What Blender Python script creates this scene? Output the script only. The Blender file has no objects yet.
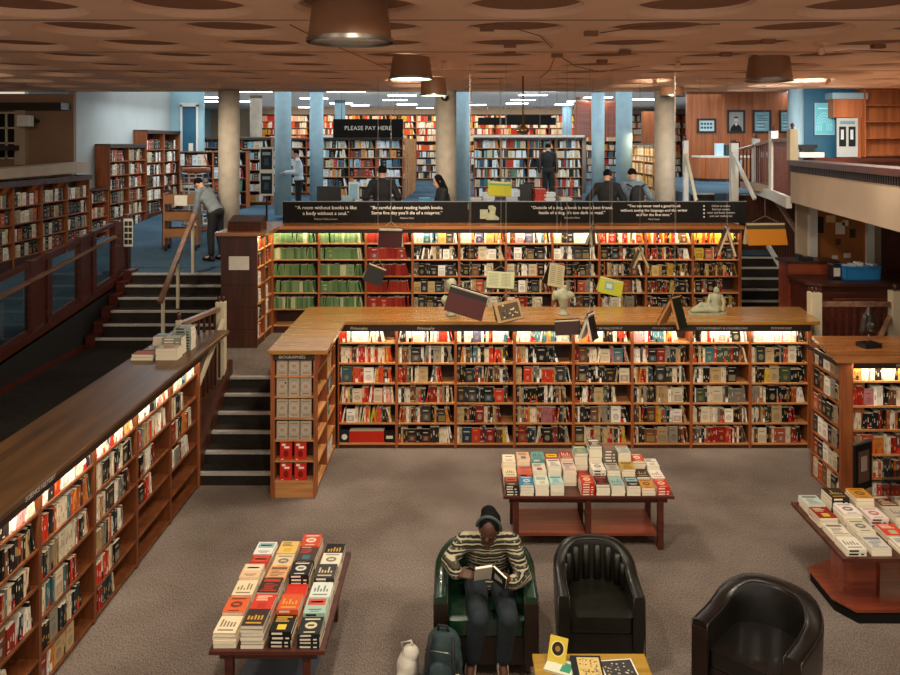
import bpy, math, random
from mathutils import Vector, Matrix, Euler
R = random.Random(11)
PI = math.pi
SC = bpy.context.scene
COL = SC.collection
F, CX, HY, H = 800.0, 461.0, 143.0, 4.05          # focal length (px), vanishing point, eye height

def at(px, py, Y):
    "world point seen at a pixel, at depth Y"
    return Vector(((px - CX) * Y / F, Y, H - (py - HY) * Y / F))
def proj(p):
    return (CX + F * p[0] / p[1], HY + F * (H - p[2]) / p[1])
def lin(c):
    if isinstance(c, str):
        c = tuple(int(c[i:i + 2], 16) / 255 for i in (0, 2, 4))
    return tuple(x / 12.92 if x <= 0.04045 else ((x + 0.055) / 1.055) ** 2.4 for x in c)

# ---------------------------------------------------------------- materials
MATS = {}
def new_mat(name):
    m = bpy.data.materials.new(name); m.use_nodes = True
    b = m.node_tree.nodes['Principled BSDF']
    MATS[name] = m
    return m, m.node_tree, b
def mat(name, col, rough=0.5, metal=0.0, noise=0.0, scale=8.0, bump=0.0, bscale=60.0, emit=None, spec=0.5, coat=0.0):
    m, nt, b = new_mat(name)
    c = lin(col)
    b.inputs['Roughness'].default_value = rough
    b.inputs['Metallic'].default_value = metal
    b.inputs['Specular IOR Level'].default_value = spec
    b.inputs['Coat Weight'].default_value = coat
    tc = nt.nodes.new('ShaderNodeTexCoord')
    n = nt.nodes.new('ShaderNodeTexNoise'); n.inputs['Scale'].default_value = scale; n.inputs['Detail'].default_value = 5
    nt.links.new(tc.outputs['Object'], n.inputs['Vector'])
    r = nt.nodes.new('ShaderNodeValToRGB')
    k = noise
    r.color_ramp.elements[0].position = 0.3; r.color_ramp.elements[1].position = 0.7
    r.color_ramp.elements[0].color = (*[max(0, x * (1 - k)) for x in c], 1)
    r.color_ramp.elements[1].color = (*[min(1, x * (1 + k)) for x in c], 1)
    nt.links.new(n.outputs['Fac'], r.inputs['Fac'])
    nt.links.new(r.outputs['Color'], b.inputs['Base Color'])
    if bump:
        n2 = nt.nodes.new('ShaderNodeTexNoise'); n2.inputs['Scale'].default_value = bscale; n2.inputs['Detail'].default_value = 3
        nt.links.new(tc.outputs['Object'], n2.inputs['Vector'])
        bp = nt.nodes.new('ShaderNodeBump'); bp.inputs['Strength'].default_value = bump; bp.inputs['Distance'].default_value = 0.01
        nt.links.new(n2.outputs['Fac'], bp.inputs['Height']); nt.links.new(bp.outputs['Normal'], b.inputs['Normal'])
    if emit:
        b.inputs['Emission Color'].default_value = (*lin(emit[0]), 1); b.inputs['Emission Strength'].default_value = emit[1]
    return m
def wood(name, c0, c1, rough=0.4, axis='X', scale=1.2, coat=0.0, planks=0.0, vec=(1, 1, 1)):
    m, nt, b = new_mat(name)
    tc = nt.nodes.new('ShaderNodeTexCoord'); mp = nt.nodes.new('ShaderNodeMapping')
    s = {'X': (0.6, 9, 9), 'Y': (9, 0.6, 9), 'Z': (9, 9, 0.6)}[axis]
    mp.inputs['Scale'].default_value = [x * scale for x in s]
    nt.links.new(tc.outputs['Object'], mp.inputs['Vector'])
    n = nt.nodes.new('ShaderNodeTexNoise'); n.inputs['Scale'].default_value = 1.6; n.inputs['Detail'].default_value = 6; n.inputs['Distortion'].default_value = 0.6
    nt.links.new(mp.outputs['Vector'], n.inputs['Vector'])
    r = nt.nodes.new('ShaderNodeValToRGB')
    r.color_ramp.elements[0].position = 0.32; r.color_ramp.elements[1].position = 0.68
    r.color_ramp.elements[0].color = (*lin(c0), 1); r.color_ramp.elements[1].color = (*lin(c1), 1)
    nt.links.new(n.outputs['Fac'], r.inputs['Fac'])
    nt.links.new(r.outputs['Color'], b.inputs['Base Color'])
    b.inputs['Roughness'].default_value = rough; b.inputs['Coat Weight'].default_value = coat
    b.inputs['Coat Roughness'].default_value = 0.25
    return m
def carpet(name, c0, c1, c2):
    m, nt, b = new_mat(name)
    tc = nt.nodes.new('ShaderNodeTexCoord')
    n = nt.nodes.new('ShaderNodeTexNoise'); n.inputs['Scale'].default_value = 105; n.inputs['Detail'].default_value = 3
    n3 = nt.nodes.new('ShaderNodeTexNoise'); n3.inputs['Scale'].default_value = 0.9; n3.inputs['Detail'].default_value = 4
    mp = nt.nodes.new('ShaderNodeMapping'); mp.inputs['Scale'].default_value = (1, 0.45, 1); mp.inputs['Rotation'].default_value = (0, 0, 0.5)
    nt.links.new(tc.outputs['Object'], mp.inputs['Vector']); nt.links.new(mp.outputs['Vector'], n.inputs['Vector']); nt.links.new(tc.outputs['Object'], n3.inputs['Vector'])
    r = nt.nodes.new('ShaderNodeValToRGB'); r.color_ramp.elements[0].position = 0.33; r.color_ramp.elements[1].position = 0.68
    r.color_ramp.elements[0].color = (*lin(c0), 1); r.color_ramp.elements[1].color = (*lin(c1), 1)
    nt.links.new(n.outputs['Fac'], r.inputs['Fac'])
    mx = nt.nodes.new('ShaderNodeMix'); mx.data_type = 'RGBA'; mx.blend_type = 'MULTIPLY'
    r2 = nt.nodes.new('ShaderNodeValToRGB'); r2.color_ramp.elements[0].position = 0.35; r2.color_ramp.elements[1].position = 0.65
    r2.color_ramp.elements[0].color = (*lin(c2), 1); r2.color_ramp.elements[1].color = (1, 1, 1, 1)
    nt.links.new(n3.outputs['Fac'], r2.inputs['Fac'])
    mx.inputs['Factor'].default_value = 0.7
    nt.links.new(r.outputs['Color'], mx.inputs['A']); nt.links.new(r2.outputs['Color'], mx.inputs['B'])
    nt.links.new(mx.outputs['Result'], b.inputs['Base Color'])
    bp = nt.nodes.new('ShaderNodeBump'); bp.inputs['Strength'].default_value = 0.6; bp.inputs['Distance'].default_value = 0.01
    nt.links.new(n.outputs['Fac'], bp.inputs['Height']); nt.links.new(bp.outputs['Normal'], b.inputs['Normal'])
    b.inputs['Roughness'].default_value = 0.95; b.inputs['Specular IOR Level'].default_value = 0.1
    return m
def vcol_mat(name, rough=0.5, spec=0.4):
    m, nt, b = new_mat(name)
    a = nt.nodes.new('ShaderNodeVertexColor'); a.layer_name = 'Col'
    nt.links.new(a.outputs['Color'], b.inputs['Base Color'])
    b.inputs['Roughness'].default_value = rough; b.inputs['Specular IOR Level'].default_value = spec
    return m
def glass_mat(name, tint, alpha=0.25):
    m, nt, b = new_mat(name)
    out = nt.nodes['Material Output']
    t = nt.nodes.new('ShaderNodeBsdfTransparent'); t.inputs['Color'].default_value = (*lin(tint), 1)
    g = nt.nodes.new('ShaderNodeBsdfGlossy'); g.inputs['Roughness'].default_value = 0.03
    x = nt.nodes.new('ShaderNodeMixShader'); fr = nt.nodes.new('ShaderNodeFresnel'); fr.inputs['IOR'].default_value = 1.45
    nt.links.new(fr.outputs[0], x.inputs[0]); nt.links.new(t.outputs[0], x.inputs[1]); nt.links.new(g.outputs[0], x.inputs[2])
    nt.links.new(x.outputs[0], out.inputs['Surface'])
    return m

wood('wood_case', '7a3e1e', 'a05a2c', 0.45, 'Z')
wood('wood_front', '5a2e16', '7e4622', 0.45, 'Z')
wood('wood_shelf', 'a8683a', 'd09a5e', 0.45, 'X')
wood('wood_dark', '341a10', '522a18', 0.4, 'Z')
wood('wood_back', '2a150c', '412212', 0.6, 'Z')
wood('wood_top', '94642a', 'b07c38', 0.25, 'X', 0.8, coat=0.5)
wood('wood_top_y', '422c15', '664522', 0.42, 'Y', 0.8, coat=0.1)
wood('wood_top_red', '8a5026', 'b87840', 0.25, 'X', 0.8, coat=0.5)
wood('wood_red', '6d2c1a', '9a4a2c', 0.3, 'X', 1.0, coat=0.4)
wood('wood_mahogany', '3a1812', '5a281a', 0.35, 'X')
wood('wood_panel', '8c4a24', 'b5693a', 0.4, 'Z', 0.7)
wood('wood_rail', '6a4a34', '94705a', 0.35, 'Y')
wood('wood_yellow', '8a6a20', 'b08a34', 0.3, 'X', coat=0.3)
wood('wood_fascia', '1e120c', '2c1a12', 0.5, 'X')
carpet('carpet_grey', '665b54', '9c8f85', 'b4aca4')
carpet('carpet_dark', '211d1a', '3c3631', 'b0a8a0')  # dark stair carpet; also carries the shade of the left middle floor
carpet('carpet_blue', '33485a', '5c7888', 'a8b0b4')
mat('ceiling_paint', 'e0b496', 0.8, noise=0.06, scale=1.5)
mat('coffer_paint', '84583f', 0.8, noise=0.05, scale=3)  # recess shade put into the coffer discs' colour; also the cables' brown
mat('ceiling_white', 'e6e2da', 0.85, noise=0.04, scale=2)
mat('wall_cream', 'b09a82', 0.8, noise=0.06, scale=2)
mat('wall_grey', 'a8aca8', 0.75, noise=0.05, scale=2)
mat('wall_brown', '8a6a52', 0.8, noise=0.08, scale=2)
mat('wall_black', '17130f', 0.7, noise=0.1, scale=3)
mat('wall_teal', '8fb2bc', 0.7, noise=0.05, scale=2)
mat('paint_blue', '20566e', 0.5, noise=0.08, scale=4)
mat('column_tan', 'b0a492', 0.75, noise=0.12, scale=6)
mat('column_blue', '8caab6', 0.7, noise=0.08, scale=6)
mat('paint_white', 'd4d0c6', 0.5, noise=0.05, scale=6)
mat('paint_cream', 'c8ba9c', 0.5, noise=0.06, scale=6)
mat('nosing', 'a8a098', 0.5, noise=0.15, scale=20)
mat('black_metal', '0c0b0a', 0.45, noise=0.2, scale=10)
mat('black_board', '100d0b', 0.75, noise=0.2, scale=10, spec=0.2)
mat('steel', '9a948c', 0.35, metal=0.9, noise=0.1)
mat('brass', '8a6a34', 0.35, metal=0.9, noise=0.1)
mat('lamp_brown', '8e6448', 0.5, noise=0.08, scale=5)
mat('lamp_glass', 'cfc4b0', 0.2, noise=0.3, scale=40)
mat('lamp_lit', 'f4fff0', 0.4, emit=('f2ffec', 9.0))
mat('panel_lit', 'ffffff', 0.4, emit=('eef6ff', 11.0))
mat('tube_lit', 'ffffff', 0.4, emit=('ffe6c0', 14.0))
mat('leather_black', '120f0d', 0.32, noise=0.25, scale=14, bump=0.12, bscale=180, coat=0.2)
mat('leather_olive', '15140d', 0.36, noise=0.25, scale=14, bump=0.12, bscale=180, coat=0.08, spec=0.35)
mat('leather_green', '11301f', 0.25, noise=0.25, scale=14, bump=0.1, bscale=180, coat=0.5)
mat('leather_brown', '20120c', 0.35, noise=0.25, scale=14, bump=0.1, bscale=180)
mat('skin_dark', '4a2c1e', 0.5, noise=0.1, scale=20)
mat('skin_light', 'c49478', 0.5, noise=0.08, scale=20)
mat('hair_black', '0b0806', 0.8, noise=0.4, scale=60, bump=0.5, bscale=160, spec=0.15)
mat('denim', '182228', 0.85, noise=0.3, scale=18, bump=0.25, bscale=250)
mat('cloth_black', '121214', 0.85, noise=0.2, scale=18, bump=0.2, bscale=120)
mat('cloth_white', 'b8ccd6', 0.85, noise=0.08, scale=10, bump=0.2, bscale=60)
mat('cloth_grey', '70787a', 0.85, noise=0.15, scale=10, bump=0.2, bscale=60)
mat('cloth_bluegrey', '6a7c88', 0.85, noise=0.15, scale=10, bump=0.2, bscale=60)
mat('backpack_teal', '26383a', 0.8, noise=0.2, scale=16, bump=0.3, bscale=200)
mat('backpack_dark', '17181b', 0.8, noise=0.2, scale=16, bump=0.3, bscale=200)
mat('canvas_white', 'c8c0b2', 0.85, noise=0.08, scale=12, bump=0.3, bscale=40)
mat('shoe_tan', 'b09a86', 0.7, noise=0.1, scale=20)
mat('headband', '3c4a46', 0.8, noise=0.1, scale=30)
mat('stone_green', '98997c', 0.7, noise=0.15, scale=14, bump=0.3, bscale=30)
mat('bronze_dark', '241a14', 0.4, noise=0.4, scale=30, bump=0.6, bscale=40)
mat('plastic_blue', '2a86c8', 0.4, noise=0.05)
mat('plastic_dark', '1a1c1e', 0.4, noise=0.1)
mat('cork', '9a5c2c', 0.9, noise=0.2, scale=60, bump=0.3, bscale=120)
mat('cart_brown', '8a5a2e', 0.5, noise=0.1, scale=6)
mat('paper', 'ded6c6', 0.8, noise=0.04, scale=10)
mat('shelf_grey', '56606c', 0.35, noise=0.15, scale=6)  # reflection on the left table's glossy lower shelf, put into its colour
mat('wire', '857b70', 0.5, noise=0.1)
mat('letter_white', 'e8e2d6', 0.6, noise=0.02)
mat('letter_grey', 'b4aca0', 0.6, noise=0.02)
mat('glass_lamp', '3a2c1c', 0.15, noise=0.1, coat=0.8)
vcol_mat('book', 0.5, 0.22)
glass_mat('glass_pane', 'c4ccd0')

def sweater():
    m, nt, b = new_mat('sweater')
    tc = nt.nodes.new('ShaderNodeTexCoord'); sp = nt.nodes.new('ShaderNodeSeparateXYZ')
    nt.links.new(tc.outputs['Object'], sp.inputs[0])
    n = nt.nodes.new('ShaderNodeTexNoise'); n.inputs['Scale'].default_value = 14
    nt.links.new(tc.outputs['Object'], n.inputs['Vector'])
    ad = nt.nodes.new('ShaderNodeMath'); ad.operation = 'MULTIPLY_ADD'; ad.inputs[1].default_value = 0.02
    nt.links.new(n.outputs['Fac'], ad.inputs[0]); nt.links.new(sp.outputs['Z'], ad.inputs[2])
    fr = nt.nodes.new('ShaderNodeMath'); fr.operation = 'MULTIPLY'; fr.inputs[1].default_value = 1 / 0.16
    nt.links.new(ad.outputs[0], fr.inputs[0])
    f2 = nt.nodes.new('ShaderNodeMath'); f2.operation = 'FRACT'; nt.links.new(fr.outputs[0], f2.inputs[0])
    r = nt.nodes.new('ShaderNodeValToRGB'); r.color_ramp.interpolation = 'CONSTANT'
    ol, wh, bk = lin('3c3926'), lin('aca288'), lin('14120d')
    stops = [(0, ol), (0.1, wh), (0.17, bk), (0.25, wh), (0.31, ol), (0.42, bk), (0.5, wh), (0.56, bk), (0.62, ol), (0.7, wh), (0.76, bk), (0.86, wh), (0.92, bk)]
    e = r.color_ramp.elements
    e[0].color = (*stops[0][1], 1); e[1].position = stops[1][0]; e[1].color = (*stops[1][1], 1)
    for p, c in stops[2:]:
        q = e.new(p); q.color = (*c, 1)
    nt.links.new(f2.outputs[0], r.inputs['Fac'])
    # dots along the olive bands
    v = nt.nodes.new('ShaderNodeTexVoronoi'); v.inputs['Scale'].default_value = 26; v.inputs['Randomness'].default_value = 0.15
    nt.links.new(tc.outputs['Object'], v.inputs['Vector'])
    lt = nt.nodes.new('ShaderNodeMath'); lt.operation = 'LESS_THAN'; lt.inputs[1].default_value = 0.27
    nt.links.new(v.outputs['Distance'], lt.inputs[0])
    mx = nt.nodes.new('ShaderNodeMix'); mx.data_type = 'RGBA'
    m2 = nt.nodes.new('ShaderNodeMath'); m2.operation = 'MULTIPLY'; m2.inputs[1].default_value = 0.55
    nt.links.new(lt.outputs[0], m2.inputs[0]); nt.links.new(m2.outputs[0], mx.inputs['Factor'])
    nt.links.new(r.outputs['Color'], mx.inputs['A']); mx.inputs['B'].default_value = (*wh, 1)
    nt.links.new(mx.outputs['Result'], b.inputs['Base Color']); b.inputs['Roughness'].default_value = 0.9
    bp = nt.nodes.new('ShaderNodeBump'); bp.inputs['Strength'].default_value = 0.4; bp.inputs['Distance'].default_value = 0.01
    n2 = nt.nodes.new('ShaderNodeTexNoise'); n2.inputs['Scale'].default_value = 160
    nt.links.new(tc.outputs['Object'], n2.inputs['Vector']); nt.links.new(n2.outputs['Fac'], bp.inputs['Height']); nt.links.new(bp.outputs['Normal'], b.inputs['Normal'])
sweater()

# ---------------------------------------------------------------- mesh builder
class MB:
    def __init__(s): s.v, s.f, s.m, s.c, s.sm = [], [], [], [], []
    def add(s, vs, fs, mi=0, col=(1, 1, 1), M=None, smooth=False, cols=None):
        b = len(s.v)
        for p in vs:
            p = Vector(p)
            s.v.append(M @ p if M is not None else p)
        for i, f in enumerate(fs):
            s.f.append([b + k for k in f]); s.m.append(mi); s.c.append(cols[i] if cols else col); s.sm.append(smooth)
        return s
    def box(s, x0, x1, y0, y1, z0, z1, mi=0, col=(1, 1, 1), M=None, cols=None):
        # faces: bottom, top, front(-y), right(+x), back(+y), left(-x)
        vs = [(x0, y0, z0), (x1, y0, z0), (x1, y1, z0), (x0, y1, z0), (x0, y0, z1), (x1, y0, z1), (x1, y1, z1), (x0, y1, z1)]
        fs = [(3, 2, 1, 0), (4, 5, 6, 7), (0, 1, 5, 4), (1, 2, 6, 5), (2, 3, 7, 6), (3, 0, 4, 7)]
        return s.add(vs, fs, mi, col, M, cols=cols)
    def quad(s, a, b, c, d, mi=0, col=(1, 1, 1), M=None): return s.add([a, b, c, d], [(0, 1, 2, 3)], mi, col, M)
    def prism(s, poly, z0, z1, mi=0, col=(1, 1, 1), M=None, mi_top=None):
        n = len(poly)
        vs = [(x, y, z0) for x, y in poly] + [(x, y, z1) for x, y in poly]
        s.add(vs, [tuple(range(n - 1, -1, -1))] + [(i, (i + 1) % n, n + (i + 1) % n, n + i) for i in range(n)], mi, col, M)
        s.add([(x, y, z1) for x, y in poly], [tuple(range(n))], mi if mi_top is None else mi_top, col, M)
        return s
    def lathe(s, prof, c=(0, 0, 0), n=24, mi=0, col=(1, 1, 1), M=None, cap=True):
        vs, fs = [], []
        for r, z in prof:
            for k in range(n):
                a = 2 * PI * k / n
                vs.append((c[0] + r * math.cos(a), c[1] + r * math.sin(a), c[2] + z))
        for i in range(len(prof) - 1):
            for k in range(n):
                k2 = (k + 1) % n
                fs.append((i * n + k, i * n + k2, (i + 1) * n + k2, (i + 1) * n + k))
        if cap:
            fs.append(tuple(range(n - 1, -1, -1))); fs.append(tuple((len(prof) - 1) * n + k for k in range(n)))
        return s.add(vs, fs, mi, col, M, smooth=True)
    def tube(s, pts, r, n=8, mi=0, col=(1, 1, 1), M=None, close=True):
        pts = [Vector(p) for p in pts]
        rs = r if isinstance(r, (list, tuple)) else [r] * len(pts)
        vs, fs = [], []
        up = None
        for i, p in enumerate(pts):
            d = (pts[min(i + 1, len(pts) - 1)] - pts[max(i - 1, 0)]).normalized()
            if up is None:
                up = Vector((0, 0, 1)) if abs(d.z) < 0.9 else Vector((1, 0, 0))
            u = d.cross(up)
            u = u.normalized() if u.length > 1e-6 else d.orthogonal().normalized()
            w = u.cross(d).normalized(); up = w
            for k in range(n):
                a = 2 * PI * k / n
                vs.append(p + (u * math.cos(a) + w * math.sin(a)) * rs[i])
        for i in range(len(pts) - 1):
            for k in range(n):
                k2 = (k + 1) % n
                fs.append((i * n + k, i * n + k2, (i + 1) * n + k2, (i + 1) * n + k))
        if close:
            fs.append(tuple(range(n - 1, -1, -1))); fs.append(tuple((len(pts) - 1) * n + k for k in range(n)))
        return s.add(vs, fs, mi, col, M, smooth=True)
    def capsule(s, p0, p1, r0, r1, n=10, M=None, mi=0, col=(1, 1, 1)):
        p0, p1 = Vector(p0), Vector(p1)
        d = (p1 - p0).normalized() if (p1 - p0).length > 1e-6 else Vector((0, 0, 1))
        pts, rs = [], []
        for t in (-1, -0.85, -0.5, 0):
            pts.append(p0 + d * r0 * t); rs.append(max(r0 * math.sqrt(max(0, 1 - t * t)), r0 * 0.03))
        for t in (0, 0.5, 0.85, 1):
            pts.append(p1 + d * r1 * t); rs.append(max(r1 * math.sqrt(max(0, 1 - t * t)), r1 * 0.03))
        return s.tube(pts, rs, n, mi, col, M)
    def ell(s, c, r, rot=None, n=14, m=8, mi=0, col=(1, 1, 1), M=None):
        rm = rot.to_matrix() if isinstance(rot, Euler) else (rot or Matrix.Identity(3))
        vs, fs = [Vector(c) + rm @ Vector((0, 0, -r[2]))], []
        for i in range(1, m):
            t = -PI / 2 + PI * i / m
            for k in range(n):
                a = 2 * PI * k / n
                vs.append(Vector(c) + rm @ Vector((r[0] * math.cos(t) * math.cos(a), r[1] * math.cos(t) * math.sin(a), r[2] * math.sin(t))))
        vs.append(Vector(c) + rm @ Vector((0, 0, r[2])))
        for k in range(n):
            fs.append((0, 1 + (k + 1) % n, 1 + k))
            fs.append((len(vs) - 1, 1 + (m - 2) * n + k, 1 + (m - 2) * n + (k + 1) % n))
        for i in range(m - 2):
            for k in range(n):
                k2 = (k + 1) % n
                fs.append((1 + i * n + k, 1 + i * n + k2, 1 + (i + 1) * n + k2, 1 + (i + 1) * n + k))
        return s.add(vs, fs, mi, col, M, smooth=True)
    def mesh(s, name, mats):
        me = bpy.data.meshes.new(name)
        me.from_pydata([tuple(v) for v in s.v], [], s.f)
        for m in (mats if isinstance(mats, (list, tuple)) else [mats]): me.materials.append(MATS[m])
        me.polygons.foreach_set('material_index', s.m)
        me.polygons.foreach_set('use_smooth', s.sm)
        ca = me.color_attributes.new('Col', 'FLOAT_COLOR', 'CORNER')
        buf = []
        for f, c in zip(s.f, s.c):
            buf.extend((c[0], c[1], c[2], 1.0) * len(f))
        ca.data.foreach_set('color', buf)
        me.update()
        return me
    def build(s, name, mats, parent=None, loc=None, rz=0.0, bevel=0.0, seg=2):
        o = bpy.data.objects.new(name, s.mesh(name, mats)); COL.objects.link(o)
        if parent is not None: o.parent = parent
        if loc is not None: o.location = loc
        o.rotation_euler.z = rz
        if bevel:
            b = o.modifiers.new('bevel', 'BEVEL'); b.width = bevel; b.segments = seg; b.limit_method = 'ANGLE'
        return o
def tag(o, label=None, cat=None, group=None, kind=None):
    if label: o['label'] = label
    if cat: o['category'] = cat
    if group: o['group'] = group
    if kind: o['kind'] = kind
    return o
def empty(name, loc, rz=0.0, label=None, cat=None, group=None, kind=None):
    o = bpy.data.objects.new(name, None); COL.objects.link(o)
    o.location = loc; o.rotation_euler.z = rz; o.empty_display_size = 0.1
    return tag(o, label, cat, group, kind)
def struct(mb, name, mats, **k): return tag(mb.build(name, mats, **k), kind='structure')
KIDS = {}
def copy_tree(o, parent=None):
    c = o.copy(); COL.objects.link(c)
    if parent is not None: c.parent = parent
    for ch in list(o.children): copy_tree(ch, c)
    return c
def remesh(mb, name, mats, parent=None, voxel=0.01, smooth=4, loc=None, rz=0.0):
    me = mb.mesh(name + '_src', mats)
    o = bpy.data.objects.new(name, me); COL.objects.link(o)
    r = o.modifiers.new('r', 'REMESH'); r.mode = 'VOXEL'; r.voxel_size = voxel; r.use_smooth_shade = True
    if smooth:
        s = o.modifiers.new('s', 'SMOOTH'); s.iterations = smooth; s.factor = 0.5
    dg = bpy.context.evaluated_depsgraph_get()
    nm = bpy.data.meshes.new_from_object(o.evaluated_get(dg))
    nm.name = name
    o.modifiers.clear(); o.data = nm
    nm.polygons.foreach_set('use_smooth', [True] * len(nm.polygons))
    if not nm.materials: nm.materials.append(MATS[mats if isinstance(mats, str) else mats[0]])
    bpy.data.meshes.remove(me)
    if parent is not None: o.parent = parent
    if loc is not None: o.location = loc
    o.rotation_euler.z = rz
    return o
def text_obj(s, name, m, parent, M, size, align='CENTER', ext=0.002, spacing=1.0):
    cu = bpy.data.curves.new(name, 'FONT'); cu.body = s; cu.size = size; cu.align_x = align; cu.align_y = 'CENTER'
    cu.extrude = ext; cu.space_character = spacing; cu.resolution_u = 2
    o = bpy.data.objects.new(name, cu); COL.objects.link(o)
    dg = bpy.context.evaluated_depsgraph_get()
    me = bpy.data.meshes.new_from_object(o.evaluated_get(dg)); me.name = name
    me.materials.clear(); me.materials.append(MATS[m])
    COL.objects.unlink(o); bpy.data.objects.remove(o); bpy.data.curves.remove(cu)
    q = bpy.data.objects.new(name, me); COL.objects.link(q)
    if parent is not None: q.parent = parent
    q.matrix_local = M
    return q
FRONT = Matrix.Rotation(PI / 2, 4, 'X')      # text standing upright, read from -Y
def T(x, y, z): return Matrix.Translation((x, y, z))
def RZ(a): return Matrix.Rotation(a, 4, 'Z')
def area(name, loc, rot, sx, sy, energy, col, shape='RECTANGLE', parent=None, spread=PI):
    l = bpy.data.lights.new(name, 'AREA'); l.energy = energy; l.color = col; l.shape = shape; l.size = sx; l.size_y = sy; l.spread = spread
    o = bpy.data.objects.new(name, l); COL.objects.link(o); o.location = loc; o.rotation_euler = rot
    if parent is not None: o.parent = parent
    return o
ORD = ['zeroth', 'first', 'second', 'third', 'fourth', 'fifth', 'sixth', 'seventh', 'eighth', 'ninth', 'tenth', 'eleventh', 'twelfth', 'thirteenth', 'fourteenth', 'fifteenth',
       'sixteenth', 'seventeenth', 'eighteenth', 'nineteenth', 'twentieth', 'twenty-first', 'twenty-second', 'twenty-third', 'twenty-fourth', 'twenty-fifth', 'twenty-sixth',
       'twenty-seventh', 'twenty-eighth', 'twenty-ninth', 'thirtieth', 'thirty-first', 'thirty-second', 'thirty-third', 'thirty-fourth', 'thirty-fifth', 'thirty-sixth', 'thirty-seventh', 'thirty-eighth', 'thirty-ninth', 'fortieth',
       'forty-first', 'forty-second', 'forty-third', 'forty-fourth', 'forty-fifth', 'forty-sixth', 'forty-seventh', 'forty-eighth', 'forty-ninth', 'fiftieth']
# ---------------------------------------------------------------- floors
def slab(name, x0, x1, y0, y1, z0, z1, m):
    return struct(MB().box(x0, x1, y0, y1, z0, z1), name, m)
ZM, ZL, ZU, ZB = 0.90, 1.83, 2.295, 2.95
slab('floor', -3.72, 8.6, 0.5, 12.0, -0.2, 0.0, 'carpet_grey')
slab('floor_middle_left', -5.84, -3.73, 0.5, 13.75, 0.0, ZM, 'carpet_dark')  # dim light on this side is put into a darker carpet colour
slab('floor_middle_stairhead', -3.73, -2.19, 10.79, 14.2, 0.0, ZM, 'carpet_grey')
slab('floor_middle_centre', -2.19, 4.78, 11.43, 14.2, -0.1, ZM, 'carpet_grey')
slab('floor_middle_right', 4.78, 8.6, 10.95, 14.2, -0.1, ZM, 'carpet_blue')
slab('floor_landing', -5.84, 4.70, 14.2, 15.84, -0.1, ZL, 'carpet_blue')
slab('floor_landing_rear', -5.84, 6.3, 15.84, 17.5, -0.1, ZL, 'carpet_blue')
slab('floor_landing_stairhead', -5.84, -3.3, 13.68, 14.2, ZM - 0.2, ZL, 'carpet_blue')
slab('floor_upper', -3.3, 12, 17.5, 40, 0, ZU, 'carpet_blue')
slab('floor_upper_rear', -12, -3.3, 21.2, 40, 0, ZU, 'carpet_blue')
slab('floor_upper_step', -3.3, 4.9, 17.2, 17.5, 1.0, ZU - 0.15, 'carpet_blue')
slab('floor_balcony_back', 4.95, 12, 17.5, 26, 2.0, ZB, 'carpet_blue')
def ramp_z(y):
    if y < 14: return ZL - 0.11 * (14 - y)
    return min(ZU, ZL + 0.066 * (y - 14))
m = MB()
ys = [6, 8, 10, 12, 14, 16, 18, 20, 21.2, 24]
for a, b in zip(ys, ys[1:]):
    m.add([(-10, a, 0.0), (-5.84, a, 0.0), (-5.84, b, 0.0), (-10, b, 0.0), (-10, a, ramp_z(a)), (-5.84, a, ramp_z(a)), (-5.84, b, ramp_z(b)), (-10, b, ramp_z(b))],
          [(4, 5, 6, 7), (1, 2, 6, 5), (0, 1, 5, 4)])
struct(m, 'floor_ramp', 'carpet_blue')
m = MB()
for a, b in zip([14.2, 16, 18, 20], [16, 18, 20, 21.2]):
    m.add([(-5.84, a, 1.7), (-3.3, a, 1.7), (-3.3, b, 1.7), (-5.84, b, 1.7), (-5.84, a, ramp_z(a)), (-3.3, a, ramp_z(a)), (-3.3, b, ramp_z(b)), (-5.84, b, ramp_z(b))], [(4, 5, 6, 7), (1, 2, 6, 5), (0, 1, 5, 4)])
struct(m, 'floor_landing_slope', 'carpet_blue')
# black side of the ramp above the middle level, with its stepped wooden stringer
m = MB()
for a, b in zip(ys[:5], ys[1:5]):
    m.add([(-5.835, a, ZM), (-5.835, b, ZM), (-5.835, b, ramp_z(b) - 0.10), (-5.835, a, ramp_z(a) - 0.10), (-5.78, a, ZM), (-5.78, b, ZM), (-5.78, b, ramp_z(b) - 0.10), (-5.78, a, ramp_z(a) - 0.10)],
          [(4, 5, 6, 7), (3, 7, 6, 2), (0, 4, 7, 3), (1, 2, 6, 5)])
struct(m, 'wall_ramp_side', 'wall_black')
struct(MB().box(-5.79, -5.76, 6, 12.25, ZM, ZM + 0.07), 'baseboard_ramp', 'wood_mahogany')

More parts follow.
